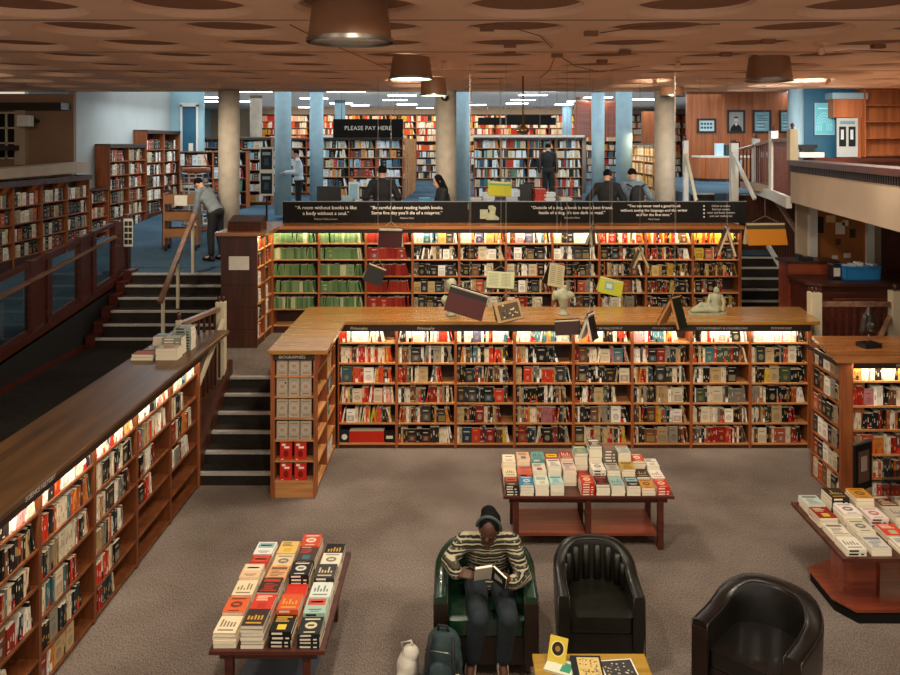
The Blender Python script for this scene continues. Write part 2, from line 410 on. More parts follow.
# ---------------------------------------------------------------- ceiling with round coffers
m = MB()
N = 24
CXS = [0.48 + 1.25 * j for j in range(-8, 7)]
CYS = [5.93 + 1.14 * i for i in range(-4, 9)]
ZC = 5.05
for cy in CYS:
    for cx in CXS:
        ring = []
        for k in range(N):
            a = 2 * PI * (k + 0.5) / N
            ring.append((math.cos(a), math.sin(a)))
        sq = []
        for ca, sa in ring:
            t = 1 / max(abs(ca) / 0.625, abs(sa) / 0.57)
            sq.append((cx + ca * t, cy + sa * t, ZC))
        # corners exactly on the square: snap nearest samples
        for sx in (-1, 1):
            for sy in (-1, 1):
                k = min(range(N), key=lambda i: (sq[i][0] - cx - sx * 0.625) ** 2 + (sq[i][1] - cy - sy * 0.57) ** 2)
                sq[k] = (cx + sx * 0.625, cy + sy * 0.57, ZC)
        vs = sq + [(cx + ca * 0.47, cy + sa * 0.47, ZC) for ca, sa in ring] + [(cx + ca * 0.43, cy + sa * 0.43, ZC + 0.03) for ca, sa in ring] + [(cx + ca * 0.42, cy + sa * 0.42, ZC + 0.058) for ca, sa in ring]
        fs = []
        for L in range(3):
            for k in range(N):
                k2 = (k + 1) % N
                fs.append((L * N + k2, L * N + k, (L + 1) * N + k, (L + 1) * N + k2))
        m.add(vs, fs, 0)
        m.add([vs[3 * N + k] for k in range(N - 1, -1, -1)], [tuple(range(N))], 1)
x0, x1, yE = CXS[0] - 0.625, CXS[-1] + 0.625, CYS[-1] + 0.57
# slab top and the lip where the lower ceiling stops
m.quad((x0, yE, ZC), (x1, yE, ZC), (x1, yE, 5.66), (x0, yE, 5.66), 0)
m.quad((x0, 0.5, 5.4), (x0, yE, 5.4), (x1, yE, 5.4), (x1, 0.5, 5.4), 0)
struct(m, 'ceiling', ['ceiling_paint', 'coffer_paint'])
# grooves of the ceiling panels
m = MB()
for yy in (6.5, 8.78, 11.06):
    m.box(x0, x1, yy - 0.008, yy + 0.008, ZC - 0.004, ZC + 0.002)
struct(m, 'ceiling_groove', 'wood_fascia')
struct(MB().box(-12, 12, yE, 40, 5.65, 5.75), 'ceiling_rear', 'ceiling_white')

# ---------------------------------------------------------------- walls
def wall(name, x0, x1, y0, y1, z0, z1, m): return struct(MB().box(x0, x1, y0, y1, z0, z1), name, m)
wall('wall_left', -8.1, -7.95, 16.53, 21.9, 1.5, 5.66, 'wall_grey')
wall('wall_left_recess', -9.95, -7.95, 16.42, 16.52, 1.5, 5.06, 'wall_brown')
wall('wall_left_outer', -10.1, -9.95, 0.5, 16.5, 0.0, 5.1, 'wall_brown')
wall('wall_left_rear', -8.1, -7.05, 21.9, 22.0, 2.2, 5.66, 'wall_teal')
wall('wall_left_far', -12, -11.9, 22, 40, 2.2, 5.7, 'wall_teal')
wall('wall_rear', -12, 12, 38.0, 38.2, 2.2, 5.7, 'wall_cream')
wall('wall_right', 8.6, 8.75, 0.5, 17.4, 0.0, 5.1, 'wall_cream')
wall('wall_right_far', 11.9, 12, 17, 40, 2.2, 5.7, 'wall_cream')
wall('wall_right_panelled', 6.95, 11.9, 24.6, 24.75, ZB, 5.66, 'wood_panel')
wall('wall_right_stair', 5.65, 8.6, 16.62, 16.72, ZM, ZB + 0.02, 'wood_dark')
wall('wall_right_counter', 5.72, 8.6, 13.62, 13.7, ZM, 3.12, 'wall_cream')
# parapet above the low left bookcases
m = MB()
m.add([(-8.0, 6, 3.42), (-7.62, 6, 3.42), (-7.62, 16.4, 3.46), (-8.0, 16.4, 3.46), (-8.0, 6, 3.53), (-7.62, 6, 3.53), (-7.62, 16.4, 3.66), (-8.0, 16.4, 3.66)],
      [(3, 2, 1, 0), (4, 5, 6, 7), (0, 1, 5, 4), (1, 2, 6, 5), (2, 3, 7, 6), (3, 0, 4, 7)])
m.add([(-8.02, 6, 1.0), (-7.94, 6, 1.0), (-7.94, 16.4, 1.7), (-8.02, 16.4, 1.7), (-8.02, 6, 3.42), (-7.94, 6, 3.42), (-7.94, 16.4, 3.46), (-8.02, 16.4, 3.46)],
      [(4, 5, 6, 7), (0, 1, 5, 4), (1, 2, 6, 5), (2, 3, 7, 6)])
struct(m, 'wall_left_parapet', 'wall_cream')
struct(MB().box(-9.95, -9.0, 10, 16.4, 3.9, 4.0).box(-9.95, -8.0, 16.0, 16.4, 4.72, 4.86), 'trim_left_beam', 'wood_fascia')
# window in the recess
w = empty('window_1', (-9.45, 16.40, 3.72), kind='structure')
m = MB()
for x in (-0.42, -0.14, 0.14, 0.42): m.box(x - 0.02, x + 0.02, -0.03, 0.02, 0, 0.95)
for z in (0, 0.31, 0.62, 0.93): m.box(-0.42, 0.42, -0.03, 0.02, z, z + 0.035)
tag(m.build('window_frame', 'paint_cream', w), kind='structure')
tag(MB().box(-0.42, 0.42, 0.0, 0.015, 0, 0.95).build('window_pane', 'black_metal', w), kind='structure')
struct(MB().box(-9.1, -8.88, 16.30, 16.42, 3.6, 4.75), 'trim_left_pilaster', 'wall_cream')
# blue door at the far left
d = empty('door_1', (-7.42, 21.86, ZU), kind='structure')
tag(MB().box(-0.19, 0.19, 0, 0.04, 0, 2.75).build('door_leaf', 'paint_blue', d), kind='structure')
tag(MB().box(-0.24, -0.19, -0.03, 0.05, 0, 2.8).box(0.19, 0.24, -0.03, 0.05, 0, 2.8).box(-0.24, 0.24, -0.03, 0.05, 2.75, 2.85).build('door_frame', 'paint_white', d), kind='structure')
tag(MB().box(-0.02, 0.10, -0.012, 0, 1.45, 1.75).build('door_notice', 'paper', d), kind='structure')
# wooden wall piece behind the far cupboards
wall('wall_rear_cupboard', 6.6, 7.4, 29.0, 29.3, ZU, 5.2, 'wood_panel')

# ---------------------------------------------------------------- columns
def column(n, px, Y, dia, z0, m):
    x = (px - CX) * Y / F
    top = ZC if Y < yE else 5.65
    return struct(MB().lathe([(dia / 2, z0), (dia / 2, top)], (x, Y, 0), 28), 'column_%d' % n, m)
cols = [(229, 15.4, .40, ZL, 'column_tan'), (446, 15.4, .40, ZL, 'column_tan'), (664.5, 15.4, .38, ZL, 'column_tan'),
        (283, 19.6, .40, ZU, 'column_blue'), (316.5, 23.6, .40, ZU, 'column_blue'), (460, 19.6, .36, ZU, 'column_blue'), (463.5, 23.6, .36, ZU, 'column_blue'),
        (624, 19.8, .40, ZU, 'column_blue'), (598, 23.8, .38, ZU, 'column_blue'), (581, 28.0, .36, ZU, 'column_tan'), (567, 33, .4, ZU, 'column_blue'),
        (256, 27.0, .4, ZU, 'column_tan'), (340, 30, .4, ZU, 'column_blue'), (795.5, 14.9, .28, ZB, 'column_blue')]
for i, c in enumerate(cols): column(i + 1, *c)

# ---------------------------------------------------------------- stairs
def stairs(name, x0, x1, y0, z0, n, rise, going, m, depth=None, nx0=None):
    root = empty(name, (x0, y0, z0), kind='structure')
    w = x1 - x0
    for k in range(n):
        z1 = rise * (k + 1)
        last = k == n - 1
        yb = going * (k + 1) + (0.02 if not last else 0.0)
        o = tag(MB().box(0, w, going * k, yb, 0 if k == 0 else z1 - rise - 0.01, z1 - 0.002).build('step', m, root), kind='structure')
        tag(MB().box(0.01, w - 0.01, going * k - 0.012, going * k + 0.05, z1 - 0.03, z1 + 0.002).build('step_nosing', 'nosing', o), kind='structure')
    return root
stairs('stairs_lower', -3.12, -2.17, 9.46, 0.0, 6, 0.15, 0.264, 'carpet_dark')
stairs('stairs_left', -5.62, -3.62, 12.26, ZM, 6, 0.155, 0.272, 'carpet_dark')
stairs('stairs_right', 4.72, 6.08, 14.12, ZM, 6, 0.155, 0.29, 'carpet_dark')
stairs('stairs_balcony', 5.02, 5.55, 15.95, ZL, 7, 0.16, 0.258, 'carpet_dark')
# stepped wooden string on the left of the left stairs
m = MB()
for k in range(6):
    y = 12.26 + 0.272 * k
    m.box(-5.74, -5.60, y - 0.04, y + 0.272, ZM + 0.155 * k, ZM + 0.155 * (k + 1) + 0.05)
struct(m, 'trim_stair_string', 'wood_mahogany')
# wood side of the lower stairs
m = MB()
m.add([(-3.17, 9.44, 0), (-3.11, 9.44, 0), (-3.11, 10.9, 0), (-3.17, 10.9, 0), (-3.17, 9.44, .30), (-3.11, 9.44, .30), (-3.11, 10.9, 1.10), (-3.17, 10.9, 1.10)],
      [(4, 5, 6, 7), (0, 1, 5, 4), (1, 2, 6, 5), (3, 0, 4, 7), (2, 3, 7, 6)])
m.box(-3.73, -3.17, 9.44, 10.80, 0, 0.9)
struct(m, 'trim_lower_stair_string', 'wood_dark')
# balcony: floor, cream front, fluted band and cap
P0, P1 = Vector((5.21, 12.6)), Vector((4.2, 5.6))
m = MB()
m.prism([(P1.x + .02, P1.y), (8.6, P1.y), (8.6, 16.6), (5.75, 16.6), (5.72, 14.6), (P0.x + .02, P0.y)], 3.12, 3.24)
struct(m, 'floor_balcony', 'wall_cream')
dirv = (P1 - P0).normalized(); nrm = Vector((-dirv.y, dirv.x));
if nrm.x > 0: nrm = -nrm
def along(d, off): 
    q = P0 + dirv * d + nrm * off
    return (q.x, q.y)
Lb = (P1 - P0).length
def front(off0, off1, z0, z1, d0=0.0, d1=Lb, mb=None):
    mb = mb or MB()
    return mb.prism([along(d0, off0), along(d0, off1), along(d1, off1), along(d1, off0)], z0, z1)
struct(front(-0.10, 0.02, 3.12, 3.60), 'wall_balcony_front', 'wall_cream')
m = MB()
front(-0.12, 0.0, 3.60, 3.70, mb=m)
d = 0.0
while d < Lb:
    front(0.0, 0.035, 3.60, 3.70, d, d + 0.035, m); d += 0.07
struct(m, 'trim_balcony_band', 'wood_fascia')
struct(front(-0.32, 0.07, 3.70, 3.78), 'trim_balcony_cap', 'wood_mahogany')
struct(MB().prism([(5.22, 12.62), (5.13, 12.62), (5.63, 14.62), (5.72, 14.62)], 3.02, 3.2).prism([(5.72, 14.62), (5.63, 14.62), (6.0, 16.6), (6.1, 16.6)], 3.02, 3.2), 'trim_balcony_string', 'paint_white')
wall('wall_balcony_rear', 6.24, 8.6, 14.95, 15.05, 3.24, 5.06, 'paint_blue')
struct(MB().box(6.84, 7.38, 14.70, 14.94, 4.52, 4.86), 'trim_balcony_panel', 'wood_panel')
struct(MB().box(6.80, 7.45, 14.64, 14.95, 4.86, 4.97), 'trim_balcony_lintel', 'column_blue')
struct(MB().box(7.26, 7.36, 14.72, 14.94, 3.24, 4.86).box(6.20, 6.28, 14.8, 14.94, 3.24, 5.05), 'trim_balcony_post', 'wood_panel')
struct(MB().box(5.90, 6.02, 13.5, 13.62, ZM, 3.12).box(6.86, 6.98, 13.5, 13.62, ZM, 3.12), 'trim_counter_post', 'paint_white')
# ---------------------------------------------------------------- bookcases
def unit_proto(W, D, Hh, zs, header=0.07, wside='wood_case', wshelf='wood_shelf', wback='wood_back', wkick='wood_dark', whead='wood_fascia', top=False, hy=-0.052):
    "one bookcase bay, front at y=0 facing -Y, x from 0 to W"
    root = empty('bookcase', (0, 0, 0))
    t = 0.018
    for x in (0, W - t): MB().box(x, x + t, 0, D, 0, Hh).build('side_panel', wside, root)
    MB().box(t, W - t, D - 0.012, D, 0, Hh).build('back_panel', wback, root)
    for z in zs: MB().box(t, W - t, 0.004, D - 0.012, z - 0.02, z).build('shelf', wshelf, root)
    if zs[0] - 0.02 > 0.02: MB().box(t, W - t, 0.02, 0.035, 0, zs[0] - 0.02).build('plinth', wkick, root)
    if header: MB().box(0, W, hy, hy + 0.012, Hh - header, Hh).build('header', whead, root)
    if top: MB().box(-0.01, W + 0.01, -0.02, D, Hh, Hh + 0.03).build('top_board', top, root)
    return root
BOOKS = []          # every shelf book as a record; the 300 that show largest become objects
def place_unit(proto, loc, rz, label, group, first=[set()]):
    o = proto if proto.name not in first[0] else copy_tree(proto)
    first[0].add(proto.name)
    o.location = loc; o.rotation_euler.z = rz
    tag(o, label, 'bookcase', group)
    return T(*loc) @ RZ(rz)
def pal(*items): return [(lin(h), n, w) for h, n, w in items]
P_MIX = pal(('1c1a18', 'black', 9), ('34302c', 'charcoal', 4), ('dccbae', 'cream', 10), ('e8dfd0', 'white', 4), ('8c1c14', 'dark red', 5), ('c0361f', 'red', 5), ('b49a70', 'tan', 7), ('a8522c', 'rust', 4), ('24384a', 'navy', 3), ('3c6a70', 'teal', 2),
            ('c87a2c', 'orange', 2), ('5e3a28', 'brown', 4), ('6e6a62', 'grey', 5), ('3a4a34', 'dark green', 2), ('c8a83c', 'yellow', 1), ('a86a70', 'pink', 1))
P_WARM = pal(('d8522c', 'orange red', 6), ('e8d4b4', 'cream', 9), ('d89a3c', 'amber', 4), ('c02c1c', 'red', 5), ('f0e8da', 'white', 6), ('6a3a20', 'brown', 3), ('d8b83c', 'yellow', 2), ('3c5a64', 'teal', 1), ('e8a890', 'salmon', 3), ('2a2420', 'black', 2))
P_TOP = pal(('ece0c8', 'cream', 10), ('f4efe4', 'white', 10), ('c8381e', 'red', 3), ('d89a4c', 'amber', 3), ('4c7a84', 'teal', 2), ('d8a0a0', 'pink', 2), ('6a3a20', 'brown', 2), ('2a2420', 'black', 3), ('5a5a78', 'violet grey', 1))
P_GREEN = pal(('5c7a4c', 'green', 10), ('70885a', 'light green', 6), ('4a6840', 'deep green', 5), ('b8b890', 'pale green', 2))
P_RED = pal(('8a2a1c', 'red', 10), ('9c3020', 'bright red', 6), ('7c1a14', 'dark red', 5))
P_BLACKWHITE = pal(('17130f', 'black', 9), ('f0e8da', 'white', 7), ('c8b898', 'cream', 4), ('b03020', 'red', 3), ('5a4a3c', 'brown', 3), ('2a3234', 'charcoal', 4))
P_FIRE = pal(('d84a20', 'orange red', 5), ('e8b83c', 'yellow', 6), ('f0e0c4', 'cream', 5), ('b02418', 'red', 5), ('e08a2c', 'orange', 4), ('1c1614', 'black', 4), ('6a4a30', 'brown', 3))
P_DIMGOLD = pal(('b89038', 'ochre', 5), ('241c16', 'black', 8), ('5a3a26', 'brown', 5), ('d0b070', 'tan', 3), ('7c2a1c', 'dark red', 2), ('8a8272', 'grey', 2))
P_DARK = pal(('17130f', 'black', 8), ('2a2622', 'charcoal', 5), ('d4c6aa', 'cream', 6), ('8a8070', 'grey', 4), ('6a4028', 'brown', 5), ('a84a2a', 'rust', 2), ('b09468', 'tan', 3), ('24343a', 'dark teal', 3), ('8a2418', 'dark red', 2), ('e8e0d0', 'white', 4))
P_COOL = pal(('dce6ea', 'white', 8), ('e0d4c0', 'ivory', 5), ('6a4a3c', 'brown', 3), ('8ab0c0', 'pale blue', 3), ('3a5a6e', 'blue', 4), ('1c2024', 'black', 5), ('b03a2c', 'red', 3), ('c8b898', 'cream', 4), ('4a7a70', 'teal', 2), ('d08a4a', 'orange', 2))
P_GOLD = pal(('e0b868', 'gold', 6), ('f0e4c8', 'cream', 7), ('c87a3a', 'orange', 3), ('5a3a26', 'brown', 3))
PAGE = lin('ece0c6')
def pick(p):
    t = R.random() * sum(x[2] for x in p)
    for c, n, w in p:
        t -= w
        if t <= 0: return c, n
    return p[0][:2]
def jitter(c, k=0.12):
    f = 1 + R.uniform(-k, k)
    return tuple(min(1, x * f) for x in c)
def fill(M, W, D, zs, Hh, header, where, palette, dens=1.0, faceout=0.08, lean=0.25, bookh=(0.17, 0.215), bookw=(0.012, 0.036), setback=0.02, obj=True, rows=None, bands=True):
    "books spine out along every shelf of one bay"
    n = len(zs)
    for i, z in enumerate(zs):
        room = (zs[i + 1] - 0.02 if i + 1 < n else Hh - header * 0.6) - z
        row = n - 1 - i                       # 0 = top shelf
        if rows is not None and row not in rows: continue
        p = palette(row) if callable(palette) else palette
        dn = dens(row) if callable(dens) else dens
        if dn <= 0: continue
        x, xe, k = 0.022, W - 0.022, 0
        xstop = x + (xe - x) * min(1.0, dn)
        run = None
        while True:
            fo = R.random() < faceout
            w = R.uniform(0.105, 0.135) if fo else R.uniform(*bookw)
            h = min(R.uniform(*bookh) * (1.03 if fo else 1), room - 0.012)
            if fo and x + w > xstop: fo = False; w = R.uniform(*bookw)
            if x + w > xstop:
                w = xstop - x
                if w < .01: break
            if run and R.random() < 0.45: c, nm, h0 = run; h = min(h0, room - 0.012)
            else: c, nm = pick(p)
            run = (c, nm, h) if not fo else None
            ln = 0.0
            last = x + w + 0.05 > xstop
            if not fo and R.random() < lean * 0.35: ln = R.uniform(0.05, 0.2)
            if last and dn < 1 and not fo: ln = -R.uniform(0.08, 0.3)
            d = min(D - 0.03 - setback, R.uniform(0.12, 0.16))
            k += 1
            BOOKS.append(dict(M=M @ T(x, setback + R.uniform(0, 0.012), z + .0015), w=w, h=h, d=0.02 if fo else d, lean=ln, c=jitter(c), fo=fo, seed=R.random(),
                              where=where, row=row, n=n, k=k, nm=nm, obj=obj, bands=bands))
            x += w + (abs(ln) * h * 0.6 if ln else 0.0008)
            if R.random() < 0.02: x += R.uniform(0.01, 0.04)
SHELF = {6: ['top', 'second', 'third', 'fourth', 'fifth', 'bottom'], 5: ['top', 'second', 'third', 'fourth', 'bottom'], 4: ['top', 'second', 'third', 'bottom'], 3: ['top', 'middle', 'bottom'], 7: ['top', 'second', 'third', 'fourth', 'fifth', 'sixth', 'bottom'], 2: ['top', 'bottom'], 1: ['only'], 8: ['top'] * 8}
def book_geo(mb, b, M=None):
    r = random.Random(b['seed'])
    w, h, d, c = b['w'] - 0.001, b['h'], b['d'], b['c']
    cs = [PAGE, PAGE, c, c, PAGE, c]
    Mx = (M if M is not None else Matrix.Identity(4))
    if b['lean']:
        px = w if b['lean'] > 0 else 0
        Mx = Mx @ T(px, 0, 0) @ Matrix.Rotation(b['lean'], 4, 'Y') @ T(-px, 0, 0)
    mb.box(0, w, 0, d, 0, h, cols=cs, M=Mx)
    e = -0.0006
    lum = 0.3 * c[0] + 0.6 * c[1] + 0.1 * c[2]
    ink = lin(r.choice(['e8dcc0', 'f4efe4', 'd8b050'])) if lum < 0.2 else lin(r.choice(['1c1814', '8c2018', '24343e', '3a2a20']))
    ink = tuple(.55 * i + .45 * q for i, q in zip(ink, c))
    if b['fo']:
        v = r.random(); z0 = h * r.uniform(0.62, 0.8)
        mid = tuple((x * .55 + y * .45) for x, y in zip(c, ink))
        mb.quad((w * .15, e, z0), (w * r.uniform(.6, .85), e, z0), (w * r.uniform(.6, .85), e, z0 + h * .07), (w * .15, e, z0 + h * .07), 0, ink, Mx)
        c2 = tuple(.5 * (x + y) for x, y in zip(c, lin(r.choice(['8c4a34', 'a8925a', '4c6a70', 'a89878', '6a6258', '2a2622']))))
        if v < .5: mb.quad((w * .1, e, h * .08), (w * .9, e, h * .08), (w * .9, e, h * .52), (w * .1, e, h * .52), 0, c2, Mx)
        else: mb.add([(w * (.5 + .3 * math.cos(q)), e, h * (.34 + .2 * math.sin(q))) for q in [2 * PI * i / 9 for i in range(9)]], [tuple(range(9))], 0, c2, Mx)
        mb.quad((w * .3, e * 2, h * .2), (w * .62, e * 2, h * .16), (w * .7, e * 2, h * .4), (w * .36, e * 2, h * .44), 0, mid, Mx)
    elif b['bands']:
        a = r.uniform(.2, .55); s = r.uniform(.12, .34)
        mb.quad((w * .28, e, h * a), (w * .72, e, h * a), (w * .72, e, h * min(.92, a + s)), (w * .28, e, h * min(.92, a + s)), 0, ink, Mx)
        if r.random() < .4:
            z = r.choice([.06, .88]); mb.quad((0, e, h * z), (w, e, h * z), (w, e, h * (z + .06)), (0, e, h * (z + .06)), 0, ink, Mx)
        if r.random() < .18:
            mb.quad((0, e * .5, 0), (w, e * .5, 0), (w, e * .5, h * .3), (0, e * .5, h * .3), 0, jitter(lin(r.choice(['f0ece2', 'c62e1c', '1c1a18']))), Mx)
    return mb
def strip_light(W, x0, y, z, M, name, label, power, col=(1.0, 0.87, 0.66)):
    o = MB().tube([(0, 0, 0), (W, 0, 0)], 0.008, 8).build(name, 'tube_lit', None)
    o.matrix_world = M @ T(x0, y, z)
    tag(o, label, 'shelf light')
    l = area('shelf_light_lamp', (W / 2, -0.012, -0.012), (math.radians(22), 0, 0), W, 0.03, power, col, parent=o)
    return o

# ---- the long island bookcase
Y_I, X_I, W_I = 10.6, -1.634, 0.781
Z_I = [0.07, 0.34, 0.605, 0.87, 1.135, 1.406]; H_I = 1.65
pr = unit_proto(W_I, 0.30, H_I, Z_I, header=0.085)
isl_pal = lambda b: (lambda row: P_TOP if row == 0 else P_WARM if b == 0 else (P_MIX if (b + row) % 2 else P_DARK))
for b in range(8):
    M = place_unit(pr, (X_I + W_I * b, Y_I, 0), 0, '%s bay from the left of the long lit island bookcase' % ORD[b + 1], 'bays of the long island bookcase')
    skip = [5] if b == 0 else []
    fill(M, W_I, 0.30, Z_I, H_I, 0.085, '%s bay of the long island bookcase' % ORD[b + 1], isl_pal(b), dens=lambda row, b=b: 0.93 if (b == 7 and row == 5) else (0.8 if b * 7 % 5 == row else 0.99), faceout=0.07 if b != 5 else 0.09,
         rows=[r for r in range(6) if r not in skip])
strip_light(8 * W_I - 0.04, X_I + 0.02, Y_I - 0.024, H_I - 0.015, Matrix.Identity(4), 'shelf_light', 'light tube under the front edge of the island worktop', 46)
# first bay's bottom shelf: one display book, a long red box row
M0 = T(X_I, Y_I, Z_I[0])
# arm: shelves facing the carpet on its right side, display end towards the front
Y_A, XA0, XA1 = 9.11, -2.14, -1.663
Z_A = [0.06, 0.32, 0.585, 0.85, 1.115, 1.38]
pa = unit_proto(0.66, 0.26, H_I, Z_A, header=0.06)
for b in range(2):
    M = place_unit(pa, (XA1, Y_A + 0.17 + 0.66 * b, 0), PI / 2, ['near', 'far'][b] + ' side bay of the short island arm, facing the carpet', 'side bays of the island arm')
    fill(M, 0.66, 0.26, Z_A, H_I, 0.06, ['near', 'far'][b] + ' side bay of the short island arm', lambda row: P_WARM if row < 2 else P_COOL, dens=lambda row, b=b: [0.9, 0.9, 0.9, 0.5, 0.2, 0.9][row] if b else [0.6, 0.0, 0.0, 0.0, 0.0, 0.0][row], faceout=0.3)
Z_D = [0.20, 0.433, 0.668, 0.918, 1.163, 1.397]
pd = unit_proto(XA1 - XA0, 0.165, H_I, Z_D, header=0.07, wkick='wood_shelf', hy=-0.012)
tag(pd, 'narrow display end of the island arm holding grey and red books face out', 'bookcase')
pd.location = (XA0, Y_A, 0)
text_obj('BIOGRAPHIES', 'lettering', 'letter_grey', [c for c in pd.children if c.name.startswith('header')][0], T((XA1 - XA0) / 2 - 0.02, -0.013, H_I - 0.036) @ FRONT, 0.05)
# plain wooden cheek of the arm on the stairs' side
tag(MB().box(XA0 - 0.03, XA0, Y_A, 11.42, 0, H_I).box(XA0, XA1 - 0.27, Y_A + 0.17, 10.895, 0.01, H_I).build('arm_cheek', 'wood_case'), 'plain wooden side of the island arm beside the stairs', 'bookcase side')
struct(MB().box(XA0 + .003, 4.62, Y_I + 0.304, 11.42, 0.0, H_I - .004), 'partition_island', 'wood_dark')
tag(MB().box(X_I + 8 * W_I, X_I + 8 * W_I + 0.03, Y_I, Y_I + .3, 0, H_I).build('end_panel', 'wood_case'), 'wooden end panel closing the right end of the long island bookcase', 'bookcase side')
cap = MB().prism([(-2.19, 9.06), (-1.52, 9.06), (-1.52, 10.53), (4.73, 10.53), (4.86, 11.48), (-2.19, 11.48)], H_I, H_I + 0.05).build('island_worktop', 'wood_top', bevel=0.012)
tag(cap, 'long golden brown polished L-shaped worktop of the island bookcase', 'worktop')
for b, s in ((0, 'Philosophy'), (1, 'Philosophy'), (4, 'HISTORY OF PHILOSOPHY'), (5, 'PSYCHOLOGY'), (6, 'PSYCHOTHERAPY & COUNSELLING'), (7, 'PSYCHOLOGY')):
    u = [o for o in COL.objects if o.name.startswith('bookcase') and abs(o.location.x - (X_I + W_I * b)) < 0.01 and o.parent is None and abs(o.location.y - Y_I) < .01][0]
    h = [c for c in u.children if c.name.startswith('header')][0]
    text_obj(s, 'lettering', 'letter_grey', h, T(W_I / 2 - 0.1 * (b < 1), -0.053, H_I - 0.044) @ FRONT, 0.052 if b < 2 else 0.042)

# ---- the rear bookcase on the middle level
Y_R, X_R, W_R = 13.26, -3.13, 0.775
Z_R = [0.13, 0.40, 0.67, 0.945, 1.22, 1.49]; H_R = 1.72
pr = unit_proto(W_R, 0.30, H_R, Z_R, header=0.06)
def rear_pal(b):
    def f(row):
        if b < 2: return P_GREEN
        if b == 2: return P_RED
        if b >= 8: return P_FIRE if row == 0 else (P_MIX if row == 1 else P_DIMGOLD)
        if b == 7: return P_FIRE if row == 0 else P_DARK
        return P_TOP if row == 0 else (P_BLACKWHITE if row < 3 else P_DARK)
    return f
for b in range(10):
    M = place_unit(pr, (X_R + W_R * b, Y_R, ZM), 0, '%s bay from the left of the rear bookcase under the black banner' % ORD[b + 1], 'bays of the rear bookcase')
    fill(M, W_R, 0.30, Z_R, H_R, 0.06, '%s bay of the rear bookcase' % ORD[b + 1], rear_pal(b), dens=lambda row, b=b: 0.96 if b < 3 else (0.99 if R.random() < .75 else R.uniform(.7, .95)), faceout=0.02 if b < 3 else (0.22 if b < 7 else 0.10), bands=b > 2,
         bookw=(0.02, 0.03) if b < 3 else (0.012, 0.034), bookh=(0.17, 0.19) if b < 3 else (0.16, 0.21), rows=range(5), lean=0.1 if b < 3 else .3)
strip_light(10 * W_R - 0.06, X_R + 0.03, Y_R - 0.024, ZM + H_R - 0.012, Matrix.Identity(4), 'shelf_light', 'light tube under the front edge of the rear worktop', 52, (1.0, 0.84, 0.58))
pa = unit_proto(0.47, 0.26, H_R, Z_R, header=0.05)
for b in range(2):
    M = place_unit(pa, (-3.13, 12.31 + 0.47 * b, ZM), PI / 2, ['near', 'far'][b] + ' narrow side bay of the dark rear arm beside the green books', 'side bays of the rear arm')
    fill(M, 0.47, 0.26, Z_R, H_R, 0.05, ['near', 'far'][b] + ' side bay of the rear arm', P_BLACKWHITE, dens=0.75, faceout=0.6)
strip_light(0.9, 0, 0, 0, T(-3.106, 12.34, ZM + H_R - 0.01) @ RZ(PI / 2), 'shelf_light', 'light tube above the side shelves of the dark rear arm', 9, (1.0, 0.8, 0.5))
e = empty('bookcase_end', (-3.4, 12.29, ZM), label='dark panelled end of the rear bookcase with a pinned notice', cat='bookcase side')
MB().box(-0.29, 0.27, 0, 0.02, 0, H_R).box(-0.29, 0.0, 0.02, 1.3, 0, H_R).build('panel', 'wood_dark', e)
m = MB()
for z in (0.28, 0.62, 0.96): m.box(-0.29, 0.27, -0.004, 0, z, z + 0.012)
m.build('moulding', 'wood_fascia', e)
MB().box(-0.165, 0.145, -0.006, -0.001, 1.20, 1.41).build('notice', 'paper', e)
cap = MB().prism([(-3.77, 12.22), (-2.98, 12.22), (-2.98, 13.19), (4.68, 13.19), (4.68, 13.95), (-3.77, 13.95)], ZM + H_R, ZM + H_R + 0.06).build('rear_worktop', 'wood_top_red', bevel=0.012)
tag(cap, 'brown wooden worktop over the rear bookcase carrying the black banner', 'worktop')
struct(MB().box(-2.87, 4.618, 13.562, 13.9, ZM, ZM + H_R - .004), 'partition_rear', 'wood_dark')
tag(MB().box(4.62, 4.65, 13.26, 13.9, ZM, ZM + H_R).build('end_panel', 'wood_case'), 'orange wooden end panel of the rear bookcase beside the stairs', 'bookcase side')
for b, s in ((0, 'LOEB GREEK'), (1, 'LOEB CLASSICS')):
    pass

# black banner with quotations
bn = empty('quotation_banner', (0.92, 13.72, ZM + H_R + 0.06), label='long black banner of white quotations standing on the rear bookcase', cat='banner')
for i in range(5):
    x0 = -3.98 + 1.592 * i
    MB().box(x0 + 0.003, x0 + 1.589, 0, 0.02, 0, 0.36).build('panel', 'black_board', bn)
MB().box(-3.98, 3.98, -0.004, 0.024, 0.36, 0.372).build('top_rail', 'steel', bn)
def bt(lines, x, sizes, z):
    for s, sz in zip(lines, sizes):
        text_obj(s, 'lettering', 'letter_white' if sz > 0.05 else 'letter_grey', bn, T(x, -0.002, z) @ FRONT, sz); z -= sz * 1.15
def bx(px): return (px - CX) * 13.72 / F - 0.92
bt(['\u201cA room without books is like', 'a body without a soul.\u201d', 'Marcus Tullius Cicero'], bx(326), (0.085, 0.085, 0.045), 0.26)
bt(['\u201cBe careful about reading health books.', 'Some fine day you\u2019ll die of a misprint.\u201d', 'Markus Herz'], bx(407), (0.078, 0.078, 0.045), 0.26)
bt(['\u201cOutside of a dog, a book is man\u2019s best friend.', 'Inside of a dog, it\u2019s too dark to read.\u201d', 'Groucho Marx'], bx(572), (0.075, 0.075, 0.045), 0.26)
bt(['\u201cYou can never read a good book', 'without seeing the language and the writer', 'as if for the first time.\u201d', 'Mark Twain'], bx(654), (0.066, 0.066, 0.066, 0.04), 0.29)
m = MB()
